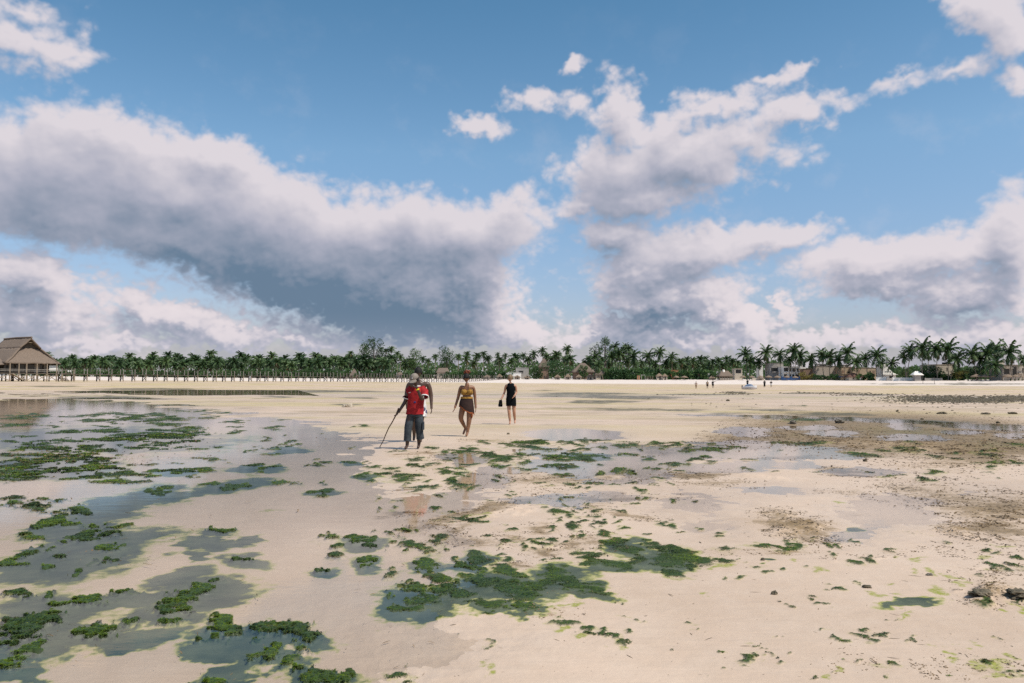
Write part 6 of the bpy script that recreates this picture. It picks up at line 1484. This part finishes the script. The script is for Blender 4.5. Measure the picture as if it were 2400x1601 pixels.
def dress_woman():
    p = at_ground(1196, 996)
    t = tag(empty('person', p), 'fair haired woman in short black sleeveless dress carrying her shoes', 'person', 'people walking across the flat')
    J = dict(pelvis=(.02, .02, .86), belly=(.02, .0, 1.01), chest=(.01, .0, 1.20), neck0=(.01, -.01, 1.37), neck1=(-.005, -.04, 1.43), hipA=(-.06, .02, .82), kneeA=(-.045, -.05, .43), ankleA=(-.005, -.02, .085), toeA=(-.02, -.15, .028), hipB=(.11, .02, .82), kneeB=(.125, .0, .42), ankleB=(.155, .17, .13), toeB=(.150, .05, .035),
             shA=(-.150, .0, 1.31), elA=(-.200, .06, 1.06), wrA=(-.290, -.03, .87), shB=(.170, .0, 1.31), elB=(.205, .03, 1.06), wrB=(.125, -.15, .945))
    hc = Vector((-.018, -.075, 1.535)); hr = rot(-6, 16, 0)
    me, J = body(J, SK_FAIR, LIPF, 0.95, rad=dict(chest=(.135, .10), pelvis=(.135, .11), hip=.098, el=.038, sh=.052), head=hc, hs=0.97, hrot=hr); link(bpy.data.objects.new('body', me), t)
    m = MB(); m.rings([oval(c, a, b, 20, wob=w) for c, a, b, w in (((.025, .0, .615), .168, .138, .006), ((.025, .0, .70), .172, .14, .0), ((.02, .01, .84), .170, .138, .003), ((.02, .005, .95), .152, .126, .003), ((.015, .0, 1.06), .138, .116, .003), ((.012, -.01, 1.18), .148, .124, 0), ((.01, -.005, 1.27), .142, .108, 0), ((.01, .0, 1.335), .120, .085, 0), ((.01, .0, 1.375), .085, .066, 0))], 0, cap=False)
    m.build('dress', BLK, t)
    m = MB(); hair_cap(m, hc, 1.02, hr, thick=0.016, front=0.3); m.build('hair', HAIRG, t)
    w_, e_ = J['wrB'], J['elB']; d = (w_ - e_).normalized(); MB().tube([w_ - d * .03, w_ - d * .012], [.034, .033], 10, cap=False).build('wristwatch', BLK, t)
    # shoes hanging from the right hand
    q = p + J['palmA'] + Vector((-.015, -.02, -.10)); s = tag(empty('shoe_pair', q, R(62)), 'pair of dark flat sandals dangling from the hand of the woman in black', 'shoes')
    for dx, an in ((-.05, 14), (.035, -6)):
        m = MB(); mt = Matrix.Rotation(R(an), 3, 'Y')
        m.rings([[Vector((dx, 0, 0)) + mt @ Vector((.012 * a, .048 * wd * b, z)) for a, b in ((-1, -1), (-1, 1), (1, 1), (1, -1))] for z, wd in ((.09, .55), (.04, .85), (-.03, .8), (-.09, 1.0), (-.14, .6))], 0, smooth=False)
        o = m.build('sole', BLK, s)
        MB().tube([Vector((dx, 0, 0)) + mt @ Vector((.012, -.04, -.05)), Vector((dx, 0, 0)) + mt @ Vector((.05, 0, -.04)), Vector((dx, 0, 0)) + mt @ Vector((.012, .04, -.05))], .012, 5).build('strap', TANC, o)
guide(); bather(); sarong_woman(); dress_woman()

def far_person(px, py, hpx, label, skinm, top, bottom, arms='down', long=False, yaw=0):
    p = at_ground(px, py); k = hpx * p.y / F / 1.72
    t = tag(empty('person', p, R(yaw)), label, 'person', 'people far out on the beach')
    J = dict(pelvis=(0, .0, .92), belly=(0, 0, 1.06), chest=(0, 0, 1.26), neck0=(0, 0, 1.43), neck1=(0, -.01, 1.50), hipA=(-.09, 0, .86), kneeA=(-.10, -.05, .47), ankleA=(-.10, .02, .08), toeA=(-.11, -.13, .03), hipB=(.09, 0, .86), kneeB=(.11, .06, .47), ankleB=(.12, .16, .10), toeB=(.12, .02, .03),
             shA=(-.19, 0, 1.37), elA=(-.26, .04, 1.10), wrA=(-.25, -.06, .86), shB=(.19, 0, 1.37), elB=(.26, .04, 1.10), wrB=(.25, -.06, .86))
    if arms == 'point': J.update(elB=(.40, -.05, 1.42), wrB=(.62, -.10, 1.50))
    if arms == 'hips': J.update(elA=(-.34, .08, 1.14), wrA=(-.17, -.08, 1.0), elB=(.34, .08, 1.14), wrB=(.17, -.08, 1.0))
    hc = Vector((0, -.02, 1.605))
    me, J = body(J, skinm, LIPD, 1.0, head=hc, levels=1); o = link(bpy.data.objects.new('body', me), t)
    m = MB(); hair_cap(m, hc, 1.02, Matrix.Identity(3)); h = m.build('hair', HAIRB, t)
    if top is not None: m = MB(); m.rings([oval(c, a, b, 12) for c, a, b in (((0, 0, .90), .175, .13), ((0, 0, 1.06), .165, .125), ((0, 0, 1.26), .185, .135), ((0, 0, 1.39), .15, .10), ((0, 0, 1.44), .075, .07))], 0, cap=False); sleeve(m, [(.13, 0, 1.37), J['shB'], J['shB'].lerp(J['elB'], .6)], [.09, .085, .075]); sleeve(m, [(-.13, 0, 1.37), J['shA'], J['shA'].lerp(J['elA'], .6)], [.09, .085, .075]); m.build('shirt', top, t)
    m = MB()
    if long: m.rings([oval((0, .02, z), a, a * .8, 14) for z, a in ((1.05, .165), (.85, .19), (.55, .21), (.25, .235))], 0, cap=False); m.build('skirt', bottom, t)
    else:
        m.rings([oval((0, 0, z), a, a * .76, 14) for z, a in ((1.0, .165), (.85, .19), (.78, .195))], 0, cap=False); sleeve(m, [(-.09, 0, .84), (-.1, -.03, .55)], [.11, .105]); sleeve(m, [(.09, 0, .84), (.11, .035, .55)], [.11, .105]); m.build('shorts', bottom, t)
    t.scale = (k, k, k); return t
far_person(1631.5, 911.5, 17.4, 'bare chested person in tan shorts standing left of the far pair', SK_MID, None, TANC, 'hips')
far_person(1658, 911, 18.6, 'person in brown patterned clothes walking next to the pointing man', SK_DK2, TANC, SAR, 'down')
far_person(1671, 910, 18.4, 'person in black shirt with one arm stretched out to the side', SK_DARK, BLK, BLK, 'point')
far_person(1752, 906, 17.0, 'dark clad person standing behind the white boat', SK_DARK, BLK, BLK, 'down')
far_person(1792, 908.3, 17.2, 'person in a long black dress walking right of the white boat', SK_DARK, BLK, BLK, 'down', True)
far_person(1807.5, 908, 15.6, 'person in dark top and pale trousers, last in the line of far walkers', SK_DK2, SAR, WHT, 'hips')
far_person(1807.5 + 0, 0, 0, '', SK_DK2, None, WHT) if False else None

# ---- the stranded white boat
BOATW = simple('white_gelcoat', (0.74, 0.74, 0.75), (0.62, 0.62, 0.64), 0.8, 0.3, 0.5); BOATB = simple('blue_grey_stripe_and_shadow', (0.16, 0.22, 0.32), (0.10, 0.14, 0.22), 1.5, 0.6)  # blue grey serves the side stripe and the boat's painted shadow
def boat():
    p = at_ground(1757, 913); L = 26 * p.y / F * 1.25
    t = tag(empty('boat', p, R(-24)), 'small white motor boat with painted blue grey shadow stranded on the far flat', 'boat')
    st = []
    for i in range(13):
        u = i / 12; w = (.52 * math.sin(min(1, u * 1.15 + .42) * math.pi / 2) if u < .55 else .52 * math.cos((u - .55) / .45 * math.pi / 2) ** .8) * .9; x = (u - .5) * L; k = .04 + .30 * max(0, u - .6) ** 1.6; g = .62 + .22 * u ** 2
        st.append([Vector((x, 0, k)), Vector((x, w * .55, k + .10)), Vector((x, w * .92, k + .34)), Vector((x, w, g)), Vector((x, w * .93, g + .03)), Vector((x, w * .8, g - .06)), Vector((x, 0, g - .10)), Vector((x, -w * .8, g - .06)), Vector((x, -w * .93, g + .03)), Vector((x, -w, g)), Vector((x, -w * .92, k + .34)), Vector((x, -w * .55, k + .10))])
    MB().rings(st).build('hull', BOATW, t)
    m = MB(); m.rings([[Vector((x, y * w, z)) for y, z in ((-1, .62), (-.8, h), (0, h + .12), (.8, h), (1, .62))] for x, w, h in ((-L * .34, .36, .70), (-L * .15, .40, 1.0), (L * .08, .38, 1.02), (L * .24, .3, .80))], 0, cap=False, closed=False); m.add([(-L * .34, -.36, .62), (-L * .34, .36, .62), (-L * .34, .0, .82)], [(0, 1, 2)]); m.build('shadow_dome', BOATB, t)  # dome puts the boat's blue grey shadow into colour and shape
    m = MB(); m.box((-L * .52, 0, .62), (.22, .26, .50)); m.tube([(-L * .52, 0, .5), (-L * .54, 0, .05)], [.07, .05], 6); m.build('outboard_motor', INNER, t)
    m = MB()
    for s in (-1, 1): m.tube([(-L * .4, s * .475, .50), (0, s * .495, .52), (L * .3, s * .40, .62)], .022, 5)
    m.build('rubbing_strake', BOATB, t)
boat()

# ---- single stones and driftwood
ROCKM = [simple('grey_coral_rock', (0.21, 0.185, 0.15), (0.10, 0.09, 0.075), 5.0, 0.9, bump=0.02), simple('dark_weedy_stone', (0.19, 0.15, 0.10), (0.045, 0.045, 0.032), 11.0, 0.85, bump=0.02), simple('pale_coral_rock', (0.50, 0.43, 0.34), (0.33, 0.28, 0.21), 5.0, 0.9, bump=0.02)]
def rock(px, py, wpx, hpx, label, mi=0, seed=0):
    p = at_ground(px, py); s = p.y / F; bm = bmesh.new(); bmesh.ops.create_icosphere(bm, subdivisions=4, radius=1.0)
    rr = random.Random(int(px * 7 + py)); off = Vector((rr.uniform(-9, 9), rr.uniform(-9, 9), rr.uniform(-9, 9)))
    from mathutils import noise as mn
    for v in bm.verts:
        n = mn.noise(v.co * 1.3 + off) * 0.62 + mn.noise(v.co * 3.1 + off) * 0.36 + mn.noise(v.co * 7 + off) * 0.20; c = v.co * (1 + n); v.co = Vector((c.x * wpx * s / 2, c.y * wpx * s / 2 * .8, c.z * hpx * s * .62 + hpx * s * .30))
    me = bpy.data.meshes.new('rock'); bm.to_mesh(me); bm.free(); me.materials.append(ROCKM[mi]); me.polygons.foreach_set('use_smooth', [False] * len(me.polygons))
    tag(place('rock', me, None, p), label, 'rock', 'stones lying on the flat')
for a in ((1858, 995, 18, 8, 'grey stone at the left end of the brown weed field, left of two', 0), (1967, 993, 20, 10, 'grey boulder in the brown weed field, right of two', 0), (2103, 966, 6, 4.5, 'small pointed dark stone beyond the brown weed field', 1), (2209, 971, 20, 5, 'dark low heap of stone and weed beyond the right lagoon', 1), (2310, 972, 18, 5, 'flat brown heap beyond the right lagoon', 1),
          (2372, 971, 20, 5, 'dark flat stone with a weed tail beyond the lagoon near the frame edge', 1), (2339, 993, 8, 5, 'dark stone at the water edge of the right lagoon', 1), (2161, 984, 6, 3.5, 'small dark stone at the far rim of the right lagoon', 1), (2028, 1084, 9, 7, 'small dark stone on the sand right of the long puddles', 1), (1706, 941, 7, 4.5, 'small brown stone on the far bright sand', 1), (816, 955, 24, 8, 'pale coral rock lying left of the man in red', 2),
          (1191, 1019, 6, 4, 'small dark stone on the sand between sarong woman and puddles', 1), (2298, 1410, 46, 15, 'dark undercut coral rock at the right frame edge, larger part', 1), (2385, 1412, 50, 17, 'dark undercut coral rock cut by the right frame edge', 1), (1815, 1398, 12, 8, 'dark shell shaped stone beside a round footprint', 1), (1788, 1318, 9, 6, 'small dark stone at a blue puddle on the right sand', 1), (2178, 1354, 14, 5, 'flat grey stone above the yellow weed streaks', 0), (2032, 1383, 18, 7, 'dark flat stone under a brown tuft', 1)):
    rock(*a)
